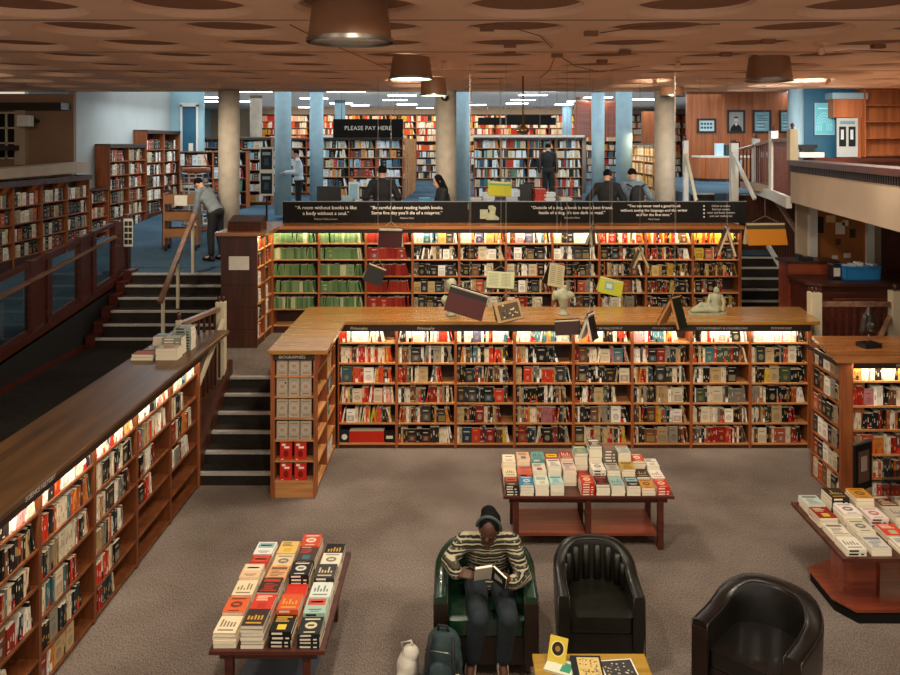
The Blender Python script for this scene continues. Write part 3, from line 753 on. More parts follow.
for k in range(4): m.lathe([(0.014, 0), (0.014, 0.003)], (bx(704), -0.001, 0), 12, M=T(0, 0, 0.29 - 0.062 * k) @ T(bx(704), 0, 0) @ Matrix.Rotation(PI / 2, 4, 'X') @ T(-bx(704), 0, 0))
m.build('round_mark', 'letter_white', bn)
bt(['follow us online', 'find our events', 'news and book reviews', 'join our mailing list'], bx(721), (0.05, 0.05, 0.05, 0.05), 0.29)
# pale green drawing of a reading animal beside books on the banner
m = MB()
def flat(poly, y): m.add([(bx(x), y, z) for x, z in poly], [tuple(range(len(poly)))])
flat([(480, .07), (488, .07), (488, .23), (480, .23)], -0.003)
flat([(486, .05), (499, .05), (499, .09), (495, .14), (496, .26), (493, .30), (489, .30), (488, .26), (490, .2), (487, .14)], -0.004)
m.build('printed_drawing', 'stone_green', bn)

# ---- left front bookcase, its worktop, right bookcase
Z_L = [0.05, 0.28, 0.55, 0.82, 1.09, 1.357]; H_L = 1.56
pl = unit_proto(0.88, 0.30, H_L, Z_L, header=0.05, wside='wood_front', wshelf='wood_front')
for b in range(5):
    y0 = 4.98 + 0.88 * b
    nm = ORD[5 - b]
    M = place_unit(pl, (-3.08, y0, 0), PI / 2, '%s bay, counted from the stairs, of the slanting front bookcase' % nm, 'bays of the front bookcase')
    dn = {4: [0.95, .55, .8, .7, .0, .0], 3: [0.97, .9, .55, .45, .0, .0], 2: [.98, .97, .9, .72, .65, .5], 1: [.98, .98, .95, .75, .8, .7], 0: [.98, .98, .95, .95, .6, .3]}[b]
    fill(M, 0.88, 0.30, Z_L, H_L, 0.05, '%s bay, front bookcase' % nm, lambda row, b=b: P_TOP if row == 0 else (P_DARK if (row + b) % 2 else P_MIX), dens=lambda row, dn=dn: dn[row], faceout=0.03, lean=0.45, bookw=(0.016, 0.04), setback=0.015)
strip_light(4.36, 0, 0, 0, T(-3.056, 5.0, H_L - 0.012) @ RZ(PI / 2), 'shelf_light', 'light tube under the edge of the front worktop', 24)
struct(MB().box(-3.72, -3.385, 4.98, 9.37, 0, H_L - .004), 'partition_front', 'wood_dark')
tag(MB().box(-3.38, -3.07, 9.38, 9.42, 0, H_L).build('end_panel', 'wood_case'), 'wooden end panel of the front bookcase beside the stairs', 'bookcase side')
cap = MB().box(-3.76, -3.02, 4.9, 10.45, H_L, H_L + 0.05).build('front_worktop', 'wood_top_y', bevel=0.012)
tag(cap, 'long brown plank worktop of the slanting front bookcase', 'worktop')
MB()
text_obj('SCIENCE HISTORY', 'lettering', 'letter_grey', cap, T(-3.0195, 5.75, H_L + 0.012) @ RZ(PI / 2) @ FRONT, 0.05)
tag(MB().box(-3.74, -3.2, 9.44, 10.43, 0.9, H_L).build('worktop_support', 'wood_dark'), 'dark panel under the far end of the front worktop', 'panel')

Y_Q, X_Q, W_Q = 8.95, 4.37, 0.80
Z_Q = [0.034, 0.30, 0.564, 0.84, 1.107, 1.387]; H_Q = 1.60
pq = unit_proto(W_Q, 0.30, H_Q, Z_Q, header=0.06)
for b in range(3):
    M = place_unit(pq, (X_Q + W_Q * b, Y_Q, 0), 0, ['first bay of the bookcase behind the pedestal table', 'second bay of the bookcase behind the pedestal table', 'last bay of the bookcase behind the pedestal table'][b], 'bays of the right bookcase')
    fill(M, W_Q, 0.30, Z_Q, H_Q, 0.06, '%s bay, bookcase by the pedestal table' % ORD[b + 1], lambda row: P_TOP if row == 0 else P_MIX, dens=0.97, faceout=0.07, bookw=(0.014, 0.036))
strip_light(2.3, X_Q + 0.03, Y_Q - 0.024, H_Q - 0.015, Matrix.Identity(4), 'shelf_light', 'light tube under the edge of the right worktop', 18)
text_obj('PHILOSOPHY', 'lettering', 'letter_grey', [c for c in pq.children if c.name.startswith('header')][0], T(0.62, -0.053, H_Q - 0.03) @ FRONT, 0.05)
tag(MB().box(4.25, 4.37, 8.94, 8.99, 0, H_Q).box(4.56, 4.9, 9.26, 9.74, 0, H_Q).build('bookcase_post', 'wood_case'), 'orange wooden corner post of the right bookcase', 'bookcase side')
ps = unit_proto(0.74, 0.28, H_Q, Z_Q, header=0.05, wside='wood_case', wshelf='wood_case')
M = place_unit(ps, (4.26, 9.74, 0), -PI / 2, 'side bay of dark face-out books on the right bookcase', None)
fill(M, 0.74, 0.28, Z_Q, H_Q, 0.05, 'side bay of the right bookcase', P_DARK, dens=0.95, faceout=0.85, rows=range(6))
cap = MB().prism([(4.17, 8.88), (7.0, 8.88), (7.0, 9.95), (4.36, 9.95)], H_Q, H_Q + 0.05).build('right_worktop', 'wood_top_red', bevel=0.012)
tag(cap, 'reddish brown worktop carrying the dark head sculpture', 'worktop')

# ---- cases along the left ramp wall
Z_W = [0.30, 0.58, 0.88, 1.18]; H_W = 1.62
pw = unit_proto(0.92, 0.30, H_W, Z_W, header=0.10, wside='wood_case', wshelf='wood_case', wback='wood_dark', whead='wood_dark')
for k in range(6):
    yb = 10.85 + 0.93 * k
    zb = 3.40 - H_W
    M = place_unit(pw, (-7.62, yb, zb), PI / 2, '%s bay along the ramp, below the cream parapet' % ORD[k + 1], 'low bays along the ramp')
    fill(M, 0.92, 0.30, Z_W, H_W, 0.10, '%s bay along the ramp' % ORD[k + 1], P_DARK, dens=0.92, faceout=0.55, lean=0.5, bookh=(0.19, 0.23))
    u = pw if k == 0 else None
for k, (y0, W, n) in enumerate(((17.36, 1.0, 2), (19.4, 1.15, 2))):
    Hx = [2.02, 2.12][k]; zb = [1.98, 2.22][k]
    Z_T = [0.12 + 0.31 * i for i in range(6)]
    pt = unit_proto(W, 0.32, Hx, Z_T, header=0.06, wside='wood_case', wshelf='wood_case', wback='wood_dark', top='wood_dark', hy=-.012)
    for j in range(n):
        M = place_unit(pt, (-7.62, y0 + W * j, zb), PI / 2, '%s %s tall bay against the pale wall' % (['near', 'far'][j], ['lower', 'upper'][k]), 'tall bays against the pale wall')
        fill(M, W, 0.32, Z_T, Hx, 0.06, '%s %s tall bay' % (['near', 'far'][j], ['lower', 'upper'][k]), P_BLACKWHITE if k else P_DARK, dens=0.85, faceout=0.45, lean=0.6, bookh=(0.2, 0.25), bookw=(0.02, 0.05), rows=range(6))
Z_S = [0.1, 0.42, 0.74, 1.06]
ps2 = unit_proto(0.80, 0.32, 1.3, Z_S, header=0.0, wside='wood_panel', wshelf='wood_case', wback='wood_dark', top='wood_dark')
M = place_unit(ps2, (-7.62, 16.5, 1.75), PI / 2, 'low recessed bay between parapet and tall cases', None)
fill(M, 0.8, 0.32, Z_S, 1.3, 0, 'low recessed bay', P_DARK, dens=0.9, faceout=0.4, lean=.5)
pb = unit_proto(0.9, 0.35, 1.5, [0.1, 0.45, 0.8, 1.15], header=0.0, wside='wood_panel', wshelf='wood_case', wback='wood_dark', top='wood_rail')
for j in range(2):
    M = place_unit(pb, (-7.55 + 0.9 * j, 21.45, 2.30), 0, ['left', 'right'][j] + ' low case of face-out books behind the magazine rack', 'low cases by the blue door')
    fill(M, 0.9, 0.35, [0.1, 0.45, 0.8, 1.15], 1.5, 0, 'low case', P_COOL, dens=0.9, faceout=0.8, bookh=(0.26, 0.3))

# ---- far shelving on the upper floor
Z_F = [0.10 + 0.30 * i for i in range(6)]
pf = unit_proto(0.84, 0.32, 1.9, Z_F, header=0.06, top='wood_rail')
pays = [(-4.34 + 0.84 * k, 25.0) for k in range(3)]
for k, (x, y) in enumerate(pays):
    M = place_unit(pf, (x, y, ZU), 0, '%s bay of the case under the pay sign' % ORD[k + 1], 'bays under the pay sign')
    fill(M, 0.84, 0.32, Z_F, 1.9, 0.06, 'bay under the pay sign', P_COOL, dens=0.95, faceout=0.2, lean=0.8, bookh=(0.2, 0.25), bookw=(0.02, 0.05), obj=False, bands=False)
for k in range(4):
    M = place_unit(pf, (0.40 + 0.842 * k, 24.8, ZU), 0, '%s bay of the upstairs case behind the cash desk' % ORD[k + 1], 'bays behind the cash desk')
    fill(M, 0.84, 0.32, Z_F, 1.9, 0.06, 'bay behind the cash desk', P_COOL, dens=0.97, faceout=0.06, lean=0.2, bookh=(0.2, 0.25), bookw=(0.02, 0.05), obj=False, bands=False)
tag(MB().box(0.36, 3.82, 24.7, 25.4, ZU + 1.93, ZU + 2.0).build('case_top', 'paint_white'), 'white worktop of the upstairs case behind the cash desk', 'worktop')
tag(MB().box(-4.4, -1.78, 24.9, 25.6, ZU + 1.93, ZU + 2.0).build('case_top', 'paint_white'), 'white worktop of the case under the pay sign', 'worktop')
for k in range(5):
    tag(MB().box(-1.80 + 0.02 * k, -1.76 + 0.02 * k, 25.4 + 0.9 * k, 26.1 + 0.9 * k, ZU, ZU + 1.9).build('bookcase_end', 'wood_shelf'), 'orange bookcase end, %s in the receding row beside the aisle' % ORD[k + 1], 'bookcase side', 'bookcase ends along the aisle')
pg = unit_proto(0.95, 0.30, 1.75, Z_F[:5] + [1.45], header=0.05, wside='wood_shelf', wback='wood_shelf')
for k in range(5):
    M = place_unit(pg, (4.62, 23.1 - 0.95 * k, ZU), -PI / 2, '%s bay of golden face-out books along the upstairs passage' % ORD[k + 1], 'golden bays along the passage')
    fill(M, 0.95, 0.30, Z_F[:5] + [1.45], 1.75, 0.05, 'golden bay', P_GOLD, dens=0.95, faceout=0.5, lean=0.3, bookh=(0.2, 0.24), obj=False, bands=False)
area_gold = area('shelf_light_lamp', (4.35, 20.8, ZU + 1.95), (0, math.radians(25), 0), 0.1, 4.6, 40, (1, 0.8, 0.5))
pz = unit_proto(1.25, 0.34, 3.1, [0.1 + 0.33 * i for i in range(5)] + [1.85 + 0.31 * i for i in range(4)], header=0.05, wshelf='wood_shelf')
zz = [0.1 + 0.33 * i for i in range(5)] + [1.85 + 0.31 * i for i in range(4)]
SHELF[9] = ['top'] * 9
kk = 0
for k in range(17):
    x = -9.6 + 1.25 * k
    M = place_unit(pz, (x, 37.5, ZU), 0, '%s tall bay from the left on the far wall' % ORD[k + 1], 'tall bays on the far wall')
    fill(M, 1.25, 0.34, zz, 3.1, 0.05, 'far wall bay', lambda row: P_WARM if row < 5 else P_COOL, dens=0.95, faceout=0.1, bookh=(0.22, 0.27), bookw=(0.04, 0.09), obj=False, bands=False)
area('shelf_light_lamp', (-1, 36.6, 5.5), (math.radians(25), 0, 0), 16, 0.2, 150, (1, 0.88, 0.72))
for i, (x, y, n) in enumerate(((-6.9, 27, 3), (-9.8, 27, 3))):
    for k in range(n):
        M = place_unit(pf, (x + 0.84 * k, y, ZU), 0, '%s bay of the %s dim case behind the blue door' % (ORD[k + 1], ['nearer', 'outer'][i]), 'dim cases upstairs')
        fill(M, 0.84, 0.32, Z_F, 1.9, 0.06, 'dim upstairs bay', P_COOL, dens=0.9, faceout=0.2, obj=False, bands=False, bookw=(0.03, 0.06))
M = place_unit(pf, (-6.2, 22.6, ZU), 0, 'short bay just past the tan column upstairs', None)
fill(M, 0.84, 0.32, Z_F, 1.9, 0.06, 'short bay', P_COOL, dens=0.9, faceout=0.3, obj=False, bands=False)
pbq = unit_proto(1.25, 0.32, 1.25, [0.05, 0.36, 0.66, 0.96], header=0.0, wside='wood_panel', wshelf='wood_case', wback='wood_panel', top='wood_panel')
place_unit(pbq, (7.37, 14.6, 3.79), 0, 'empty wooden shelves above the cream balcony front', None)
# ---------------------------------------------------------------- shelf books: the 300 that show largest as objects, the rest as one mass
EYE = Vector((0, 0, H))
def shown(b):
    p = b['M'] @ Vector((b['w'] / 2, 0, b['h'] / 2))
    if p.y < 2: return 0
    u, v = proj(p)
    if not (2 < u < 898 and 2 < v < 673) or not b['obj']: return 0
    n = (b['M'].to_3x3() @ Vector((0, -1, 0))).normalized()
    d = EYE - p
    cosv = n.dot(d) / d.length
    if cosv <= 0.02: return 0
    return b['w'] * b['h'] * cosv / d.length_squared
def blocked(b):
    p = b['M'] @ Vector((b['w'] / 2, 0, b['h'] / 2)); u, v = proj(p)
    if 498 < u < 678 and 433 < v < 500: return True            # behind the middle table
    if 797 < u and v > 488: return True
    if 440 < u < 520 and p.y > 13 and 280 < v < 330: return True
    return False
for b in BOOKS: b['s'] = 0 if blocked(b) else shown(b)
BOOKS.sort(key=lambda b: -b['s'])
ONES, REST = BOOKS[:300], BOOKS[300:]
for b in ONES:
    mb = book_geo(MB(), dict(b, lean=0))
    o = mb.build('shelf_book', 'book')
    Mx = b['M']
    if b['lean']:
        px = b['w'] if b['lean'] > 0 else 0
        Mx = Mx @ T(px, 0, 0) @ Matrix.Rotation(b['lean'], 4, 'Y') @ T(-px, 0, 0)
    o.matrix_world = Mx
    lab = '%s%s book, %s along %s shelf, %s' % ('face-out ' if b['fo'] else '', b['nm'], ORD[min(b['k'], 50)], SHELF[b['n']][b['row']], b['where'])
    tag(o, ' '.join(lab.split()[:17]), 'book', 'books standing on the bookshelves')
m = MB()
for b in REST: book_geo(m, b, b['M'])
tag(m.build('shelf_books', 'book'), 'further books standing on all the bookshelves', 'books', kind='stuff')

# ---------------------------------------------------------------- display end of the arm: grey and red volumes face out
for r in range(6):
    red = r < 2
    n = 2 if red else 3
    for k in range(n):
        w, h = (0.135, 0.20) if red else (0.125, 0.205)
        x0 = (0.075 + 0.165 * k) if red else (0.036 + 0.136 * k)
        c = lin('c4281c') if red else jitter(lin('a89a88'), 0.06)
        m = MB().box(0, w, 0, 0.02, 0, h, cols=[PAGE, PAGE, c, c, c, c])
        e = -0.0008
        if red:
            wc = lin('f0e4d8')
            m.quad((w * .15, e, h * .80), (w * .45, e, h * .80), (w * .45, e, h * .92), (w * .15, e, h * .92), 0, wc)
            m.quad((w * .35, e, h * .66), (w * .8, e, h * .66), (w * .8, e, h * .77), (w * .35, e, h * .77), 0, wc)
            d = lin('7c1812')
            m.add([(w * (.5 + .22 * math.cos(a)), e, h * (.36 + .2 * math.sin(a))) for a in [i * PI / 5 for i in range(10)]], [tuple(range(10))], 0, d)
            m.quad((w * .1, e, h * .03), (w * .3, e, h * .03), (w * .3, e, h * .07), (w * .1, e, h * .07), 0, wc)
        else:
            d = lin('c0b4a0'); q = lin('6e6258')
            pts = [(w * (.5 + .34 * math.cos(2 * PI * i / 20)), h * (.52 + .21 * math.sin(2 * PI * i / 20))) for i in range(20)]
            pin = [(w * (.5 + .29 * math.cos(2 * PI * i / 20)), h * (.52 + .18 * math.sin(2 * PI * i / 20))) for i in range(20)]
            for i in range(20):
                j = (i + 1) % 20
                m.quad((pts[i][0], e, pts[i][1]), (pts[j][0], e, pts[j][1]), (pin[j][0], e, pin[j][1]), (pin[i][0], e, pin[i][1]), 0, d)
            m.quad((w * .34, e, h * .5), (w * .66, e, h * .5), (w * .66, e, h * .55), (w * .34, e, h * .55), 0, lin('a05a34'))
            m.quad((w * .15, e, h * .86), (w * .85, e, h * .86), (w * .85, e, h * .90), (w * .15, e, h * .90), 0, q)
            m.quad((w * .2, e, h * .12), (w * .8, e, h * .12), (w * .8, e, h * .17), (w * .2, e, h * .17), 0, q)
        if r == 4 and k == 0:
            m.add([(w * (.8 + .08 * math.cos(2 * PI * i / 10)), e * 1.5, h * (.72 + .05 * math.sin(2 * PI * i / 10))) for i in range(10)], [tuple(range(10))], 0, lin('100e0c'))
        o = m.build('display_book', 'book')
        o.location = (XA0 + x0, Y_A + 0.016, Z_D[r])
        o.rotation_euler.x = -0.04
        row = ['bottom', 'second lowest', 'third lowest', 'third highest', 'second highest', 'top'][r]
        tag(o, '%s volume face out, %s of the %s row on the island arm end' % ('bright red' if red else 'grey', (['left', 'right'] if red else ['left', 'middle', 'right'])[k], row), 'book', 'volumes face out on the island arm end')

# the first bay's long red set on the bottom shelf of the island
bx0 = MB().box(0, .46, 0, .14, 0, .15, col=lin('c02c1c')).box(0, .46, .002, .13, .15, .152, col=PAGE)
for k in range(1, 16): bx0.box(.0287 * k - .001, .0287 * k + .001, -.0015, 0, 0, .15, col=lin('8a1c12'))
o = tag(bx0.build('boxed_set', 'book'), 'long red boxed row of matching books on the lowest shelf below Philosophy', 'boxed set'); o.location = (X_I + .15, Y_I + .03, Z_I[0])
bx1 = MB().box(0, .11, 0, .03, 0, .17, col=lin('1c2a34'))
bx1.add([(.055 + .038 * math.cos(2 * PI * i / 16), -.001, .075 + .038 * math.sin(2 * PI * i / 16)) for i in range(16)], [tuple(range(16))], 0, lin('e8e4da'))
o = tag(bx1.build('display_book', 'book'), 'dark book with white disc beside the red boxed row', 'book'); o.location = (X_I + .03, Y_I + .03, Z_I[0])
bx2 = MB().box(0, .13, 0, .03, 0, .165, col=lin('1a1614')); bx2.quad((.02, -.001, .05), (.11, -.001, .05), (.11, -.001, .09), (.02, -.001, .09), 0, lin('d8d0c0'))
o = tag(bx2.build('display_book', 'book'), 'black book with pale band at the right of the red boxed row', 'book'); o.location = (X_I + .62, Y_I + .03, Z_I[0])

# ---------------------------------------------------------------- books lying flat in piles
STACK = []
def cover_quads(mb, w, d, z, c, r):
    "printed blocks on a cover lying in the xy plane, title towards the back"
    lum = 0.3 * c[0] + 0.6 * c[1] + 0.1 * c[2]
    ink = lin(r.choice(['f0e8d8', 'e8d8b0', 'e0b040', 'd04028'])) if lum < 0.25 else lin(r.choice(['1c1814', 'a82418', '24485a', '4a3a2c', '1c1814']))
    ink = tuple(.75 * i + .25 * q for i, q in zip(ink, c))
    st = r.randrange(5)
    def q(x0, y0, x1, y1, col, dz=0.0006): mb.quad((w * x0, d * y0, z + dz), (w * x1, d * y0, z + dz), (w * x1, d * y1, z + dz), (w * x0, d * y1, z + dz), 0, col)
    if st == 0:
        for k in range(3): q(.12, .82 - .12 * k, .55 + .3 * r.random(), .89 - .12 * k, ink)
        q(.3, .12, .7, .42, jitter(lin(r.choice(['c8b898', 'b03020', '3c6a70', 'd8b83c']))))
    elif st == 1:
        q(.08, .5, .92, .92, jitter(lin(r.choice(['e8dcc0', 'd8b83c', '8ab0b0', 'c0503c']))))
        q(.2, .66, .8, .76, lin('1c1814')); q(.2, .2, .8, .26, ink); q(.3, .1, .7, .14, ink)
    elif st == 2:
        for k in range(5): q(.15 + .15 * k, .35, .23 + .15 * k, .45 + .35 * r.random(), ink)
        q(.15, .12, .85, .2, ink)
    elif st == 3:
        pts = [(w * (.5 + .28 * math.cos(2 * PI * i / 12)), d * (.5 + .2 * math.sin(2 * PI * i / 12)), z + .0006) for i in range(12)]
        mb.add(pts, [tuple(range(12))], 0, ink)
        q(.36, .45, .64, .55, c, .0012); q(.15, .82, .85, .9, ink); q(.25, .08, .75, .14, ink)
    else:
        q(.1, .72, .9, .9, ink); q(.1, .1, .9, .16, ink)
        for k in range(4): q(.12 + .2 * r.random(), .24 + .11 * k, .5 + .4 * r.random(), .29 + .11 * k, ink)
def pile(M, w, d, n, t, col, nm, where, edge='page', sz=None):
    "n copies of one title lying flat; spine side given by edge: pages towards -y, or spine"
    z = 0.0; seed = R.random()
    for k in range(n):
        STACK.append(dict(M=M @ T(R.uniform(-.004, .004), R.uniform(-.005, .005), z) @ RZ(R.uniform(-.02, .02)), w=w, d=d, t=t - 0.0006, c=col, nm=nm, where=where, k=k, n=n, seed=seed, edge=edge))
        z += t
    return z
def stack_geo(b, top=None):
    w, d, t, c = b['w'], b['d'], b['t'], b['c']
    pg = PAGE
    front = c if b['edge'] == 'spine' else pg
    m = MB().box(0, w, 0, d, 0, t, cols=[c, c, front, pg, pg if b['edge'] == 'spine' else pg, pg if b['edge'] != 'left' else c])
    if b['edge'] == 'spine':
        r = random.Random(b['seed']); lum = sum(c) / 3
        ink = lin('e8dcc8') if lum < .25 else lin('2a201a')
        m.quad((w * .12, -.0006, t * .25), (w * .6, -.0006, t * .25), (w * .6, -.0006, t * .75), (w * .12, -.0006, t * .75), 0, ink)
        m.quad((w * .72, -.0006, t * .3), (w * .88, -.0006, t * .3), (w * .88, -.0006, t * .7), (w * .72, -.0006, t * .7), 0, ink)
    return m
def top_book(b):
    w, d, t, c = b['w'], b['d'], b['t'], b['c']
    r = random.Random(b['seed'])
    m = MB().box(0, w, 0, d, t - .0015, t, col=c).box(0, w, 0, d, 0, .0015, col=c)
    if b['edge'] == 'spine':
        m.box(0, w, 0, .0015, .0015, t - .0015, col=c)
        ink = lin('e8dcc8') if sum(c) / 3 < .25 else lin('2a201a')
        m.quad((w * .12, -.0006, t * .25), (w * .6, -.0006, t * .25), (w * .6, -.0006, t * .75), (w * .12, -.0006, t * .75), 0, ink)
    elif b['edge'] == 'left': m.box(0, .0015, 0, d, .0015, t - .0015, col=c)
    else: m.box(0, w, d - .0015, d, .0015, t - .0015, col=c)
    cover_quads(m, w, d, t, c, r)
    o = m.build('stacked_book', 'book')
    MB().box(.002, w - .002, .002, d - .003, .0016, t - .0016, col=PAGE).build('page_block', 'book', o)
    return o
C_TOP = pal(('e6dcc8', 'cream', 10), ('f0ece2', 'white', 9), ('c4341e', 'red', 4), ('d8622c', 'orange', 4), ('1c1a18', 'black', 6), ('8ab8b0', 'pale teal', 4), ('3c7a88', 'teal', 3), ('6a5a48', 'brown', 3), ('d8c490', 'sand', 5), ('a8b0a0', 'sage', 2), ('8c2018', 'dark red', 2))
# tables ------------------------------------------------------------------
def table(name, loc, rz, W, D, Ht, label, shelf, mids=True):
    e = empty(name, loc, rz, label, 'table')
    MB().box(-W / 2, W / 2, -D / 2, D / 2, Ht - .03, Ht).build('table_top', 'wood_mahogany', e, bevel=.004)
    MB().box(-W / 2 + .06, W / 2 - .06, -D / 2 + .05, D / 2 - .05, Ht - .085, Ht - .03).build('apron', 'wood_mahogany', e)
    xs = [-W / 2 + .13, W / 2 - .13] + ([0] if mids else [])
    for x in xs:
        for y in (-D / 2 + .06, D / 2 - .06):
            MB().box(x - .028, x + .028, y - .028, y + .028, 0, Ht - .03).build('leg', 'wood_mahogany', e)
    if mids:
        for a, b in ((-W / 2 + .13, 0), (0, W / 2 - .13)):
            MB().box(a + .03, b - .03, -D / 2 + .06, D / 2 - .06, .13, .155).build('lower_shelf', shelf, e)
    else:
        MB().box(-W / 2 + .13, W / 2 - .13, -D / 2 + .06, D / 2 - .06, .13, .155).build('lower_shelf', shelf, e)
    return e
T1 = (1.268, 8.255)
table('display_table', (T1[0], T1[1], 0), 0, 1.70, 0.66, 0.55, 'middle display table crowded with piles of paperbacks', 'wood_red')
def grid(M, xs, ys, spec, where):
    for j, y in enumerate(ys):
        for i, x in enumerate(xs):
            s = spec(i, j)
            if s is None: continue
            n, t, hexname, edge = s
            if hexname is None: c, nm = pick(C_TOP)
            else: c, nm = lin(hexname[0]), hexname[1]
            pile(M @ T(x, y, 0), 0.127, 0.196, n, t, jitter(c, .06), nm, '%s pile, %s row, %s' % (ORD[i + 1], ['front', 'middle', 'back', 'fourth', 'fifth', 'sixth', 'seventh', 'rearmost'][j] if len(ys) <= 3 else ORD[j + 1], where), edge)
# middle table: three rows, eleven piles wide with a gap in the middle
front = [('2a2622', 'black'), ('2c7ca0', 'blue'), ('cfd8c8', 'pale green'), ('a8ccc8', 'pale teal'), None, ('c02c1c', 'red'), ('17140f', 'black'), ('8fb0a8', 'teal grey'), ('22201e', 'black'), ('c88a3c', 'amber'), ('c4301e', 'red')]
midr = [('e0c8a0', 'sand'), ('d0603c', 'rust'), ('cfcab8', 'pale grey'), ('dcd6c6', 'cream'), ('d8bcae', 'pale pink'), ('7a2c20', 'red'), ('e2dac8', 'cream'), ('b8ac98', 'beige'), ('c0983c', 'ochre'), ('3a2c28', 'brown'), ('e8e2d6', 'white')]
back = [('e6d4b4', 'sand'), ('e0b088', 'peach'), ('6a9890', 'teal'), ('a83c30', 'dark red'), ('9c3428', 'red'), ('5c8a84', 'teal'), ('4a423a', 'grey'), ('6c6458', 'taupe'), ('a8bcb0', 'sage'), ('c85430', 'orange'), ('e4dccc', 'white')]
nf, nm_, nb = [4, 4, 4, 4, 0, 5, 4, 4, 4, 3, 3], [4, 5, 6, 7, 6, 3, 6, 6, 7, 4, 3], [5, 6, 6, 6, 7, 8, 11, 9, 8, 6, 4]
M1 = T(T1[0] - .84, T1[1] - .325, 0.55)
for j, (cols_, ns) in enumerate(((front, nf), (midr, nm_), (back, nb))):
    for i in range(11):
        if not ns[i]: continue
        c, nm = cols_[i] if cols_[i] else pick(C_TOP)
        if not isinstance(c, tuple): c = lin(c)
        t = .026 if j < 2 else .03
        pile(M1 @ T(.012 + .151 * i + (.06 if i == 0 and j else 0) * 0, .01 + .222 * j, 0), .132, .2, ns[i], t * R.uniform(.92, 1.08), c, nm, '%s pile from the left, %s row, middle table' % (ORD[i + 1], ['front', 'middle', 'back'][j]), 'page' if (i * 7 + j * 3) % 5 else 'spine')
# left table, rows run away from the camera
T2 = (-1.34, 6.18)
table('display_table', (T2[0], T2[1], 0), 0, 0.80, 1.34, 0.55, 'left display table loaded with orange and cream paperbacks', 'shelf_grey', mids=False)
lt = [[('e8d4b0', 'cream', 4), ('3a2a22', 'dark', 6), ('17140f', 'black', 4), ('1f2422', 'black', 4)],
      [('d86030', 'orange', 5), ('c83c28', 'red', 5), ('d0582c', 'orange', 5), ('9cb8ac', 'pale teal', 4)],
      [('e8d0a8', 'cream', 5), ('3c2c24', 'brown', 5), ('c8301e', 'red', 4), ('cfd8cc', 'pale green', 4)],
      [('e0b890', 'peach', 5), ('d8a070', 'peach', 5), ('201c1a', 'black', 6), ('3a3634', 'charcoal', 5)],
      [('b02c20', 'red', 4), ('e4c898', 'sand', 4), ('4a3a38', 'dark', 6), ('e0d8c0', 'cream', 4)],
      [('f0e8e0', 'white', 4), ('e8c070', 'amber', 4), ('c84a2c', 'rust', 6), ('17181a', 'black', 3)]]
M2 = T(T2[0] - .39, T2[1] - .655, 0.55)
for j, row in enumerate(lt):
    for i, (c, nm, n) in enumerate(row):
        pile(M2 @ T(.012 + .194 * i, .015 + .216 * j, 0), .155, .2, n, .027 * R.uniform(.9, 1.1), jitter(lin(c), .05), nm, '%s pile, %s row, left table' % (ORD[i + 1], ORD[j + 1]), 'page' if i < 2 else 'spine')
# right pedestal table
e = empty('pedestal_table', (4.05, 7.12, 0), 0, 'reddish pedestal table with octagonal plinth and spread paperbacks', 'table')
MB().prism([(-.90, -.52), (.9, -.52), (.9, .52), (-.90, .52)], .59, .62).build('table_top', 'wood_mahogany', e, bevel=.006)
for x in (-.545, .6): MB().prism([(x - .16, -.12), (x - .1, -.17), (x + .1, -.17), (x + .16, -.12), (x + .16, .12), (x + .1, .17), (x - .1, .17), (x - .16, .12)], .11, .59).build('pedestal', 'wood_red', e)
oct_ = [(-.72, -.39), (-.84, -.19), (-.84, .30), (-.56, .45), (.7, .45), (.95, .2), (.95, -.2), (.7, -.39)]
MB().prism(oct_, .095, .115).build('plinth_top', 'wood_red', e, bevel=.005)
MB().prism([(x * .97, y * .97) for x, y in oct_], 0, .095).build('plinth', 'black_board', e)
rt = [[('e0dac8', 'pale grey', 2, 0), ('cfc8bc', 'grey', 2, 0), ('e8e0d4', 'white', 2, .1), ('d8cfc0', 'cream', 3, .1), ('e4dccc', 'white', 2, .2)],
      [('e8dcc8', 'cream', 2, 0), ('d8d0b8', 'cream', 3, 0), ('d8482c', 'orange', 2, .1), ('e8e2d4', 'white', 2, .1), ('3a3430', 'charcoal', 2, .1)],
      [('8c2420', 'dark red', 3, 0), ('f0e4dc', 'white', 4, .0), ('e8d8d0', 'pale pink', 3, .05), ('c8bca8', 'beige', 3, .1), ('b03824', 'red', 2, .1)],
      [('c0ccc4', 'pale teal', 3, 0), ('2c2824', 'black', 5, 0), ('c88a2c', 'amber', 5, .05), ('6a3430', 'maroon', 3, .1), ('d8cfb8', 'cream', 3, .1)]]
M3 = T(3.17, 6.62, 0.62)
for j, row in enumerate(rt):
    for i, (c, nm, n, g) in enumerate(row):
        pile(M3 @ T(.03 + .215 * i + g * .35, .02 + .245 * j, 0), .165, .215, n, .029 * R.uniform(.9, 1.1), jitter(lin(c), .05), nm, '%s pile, %s row, pedestal table' % (ORD[i + 1], ORD[j + 1]), 'page' if (i + j) % 4 else 'spine')
# books left on the front worktop by the stairs
MW = T(-3.70, 8.98, H_L + .05)
for i, (x, y, n, w, d, c, nm) in enumerate(((.0, .0, 2, .24, .17, '8a5a3c', 'brown'), (.05, .2, 2, .22, .17, '6a5a48', 'taupe'), (.27, .0, 4, .24, .18, 'b8b09c', 'beige'), (.26, .22, 6, .22, .17, '8a8c80', 'grey'), (.08, .42, 5, .2, .17, '7a6c64', 'taupe'), (.32, .44, 8, .2, .16, '98a098', 'sage'))):
    pile(MW @ T(x, y, 0), w, d, n, .033, jitter(lin(c), .05), nm, '%s pile at the far end of the front worktop' % ORD[i + 1], 'spine' if i % 2 else 'page')
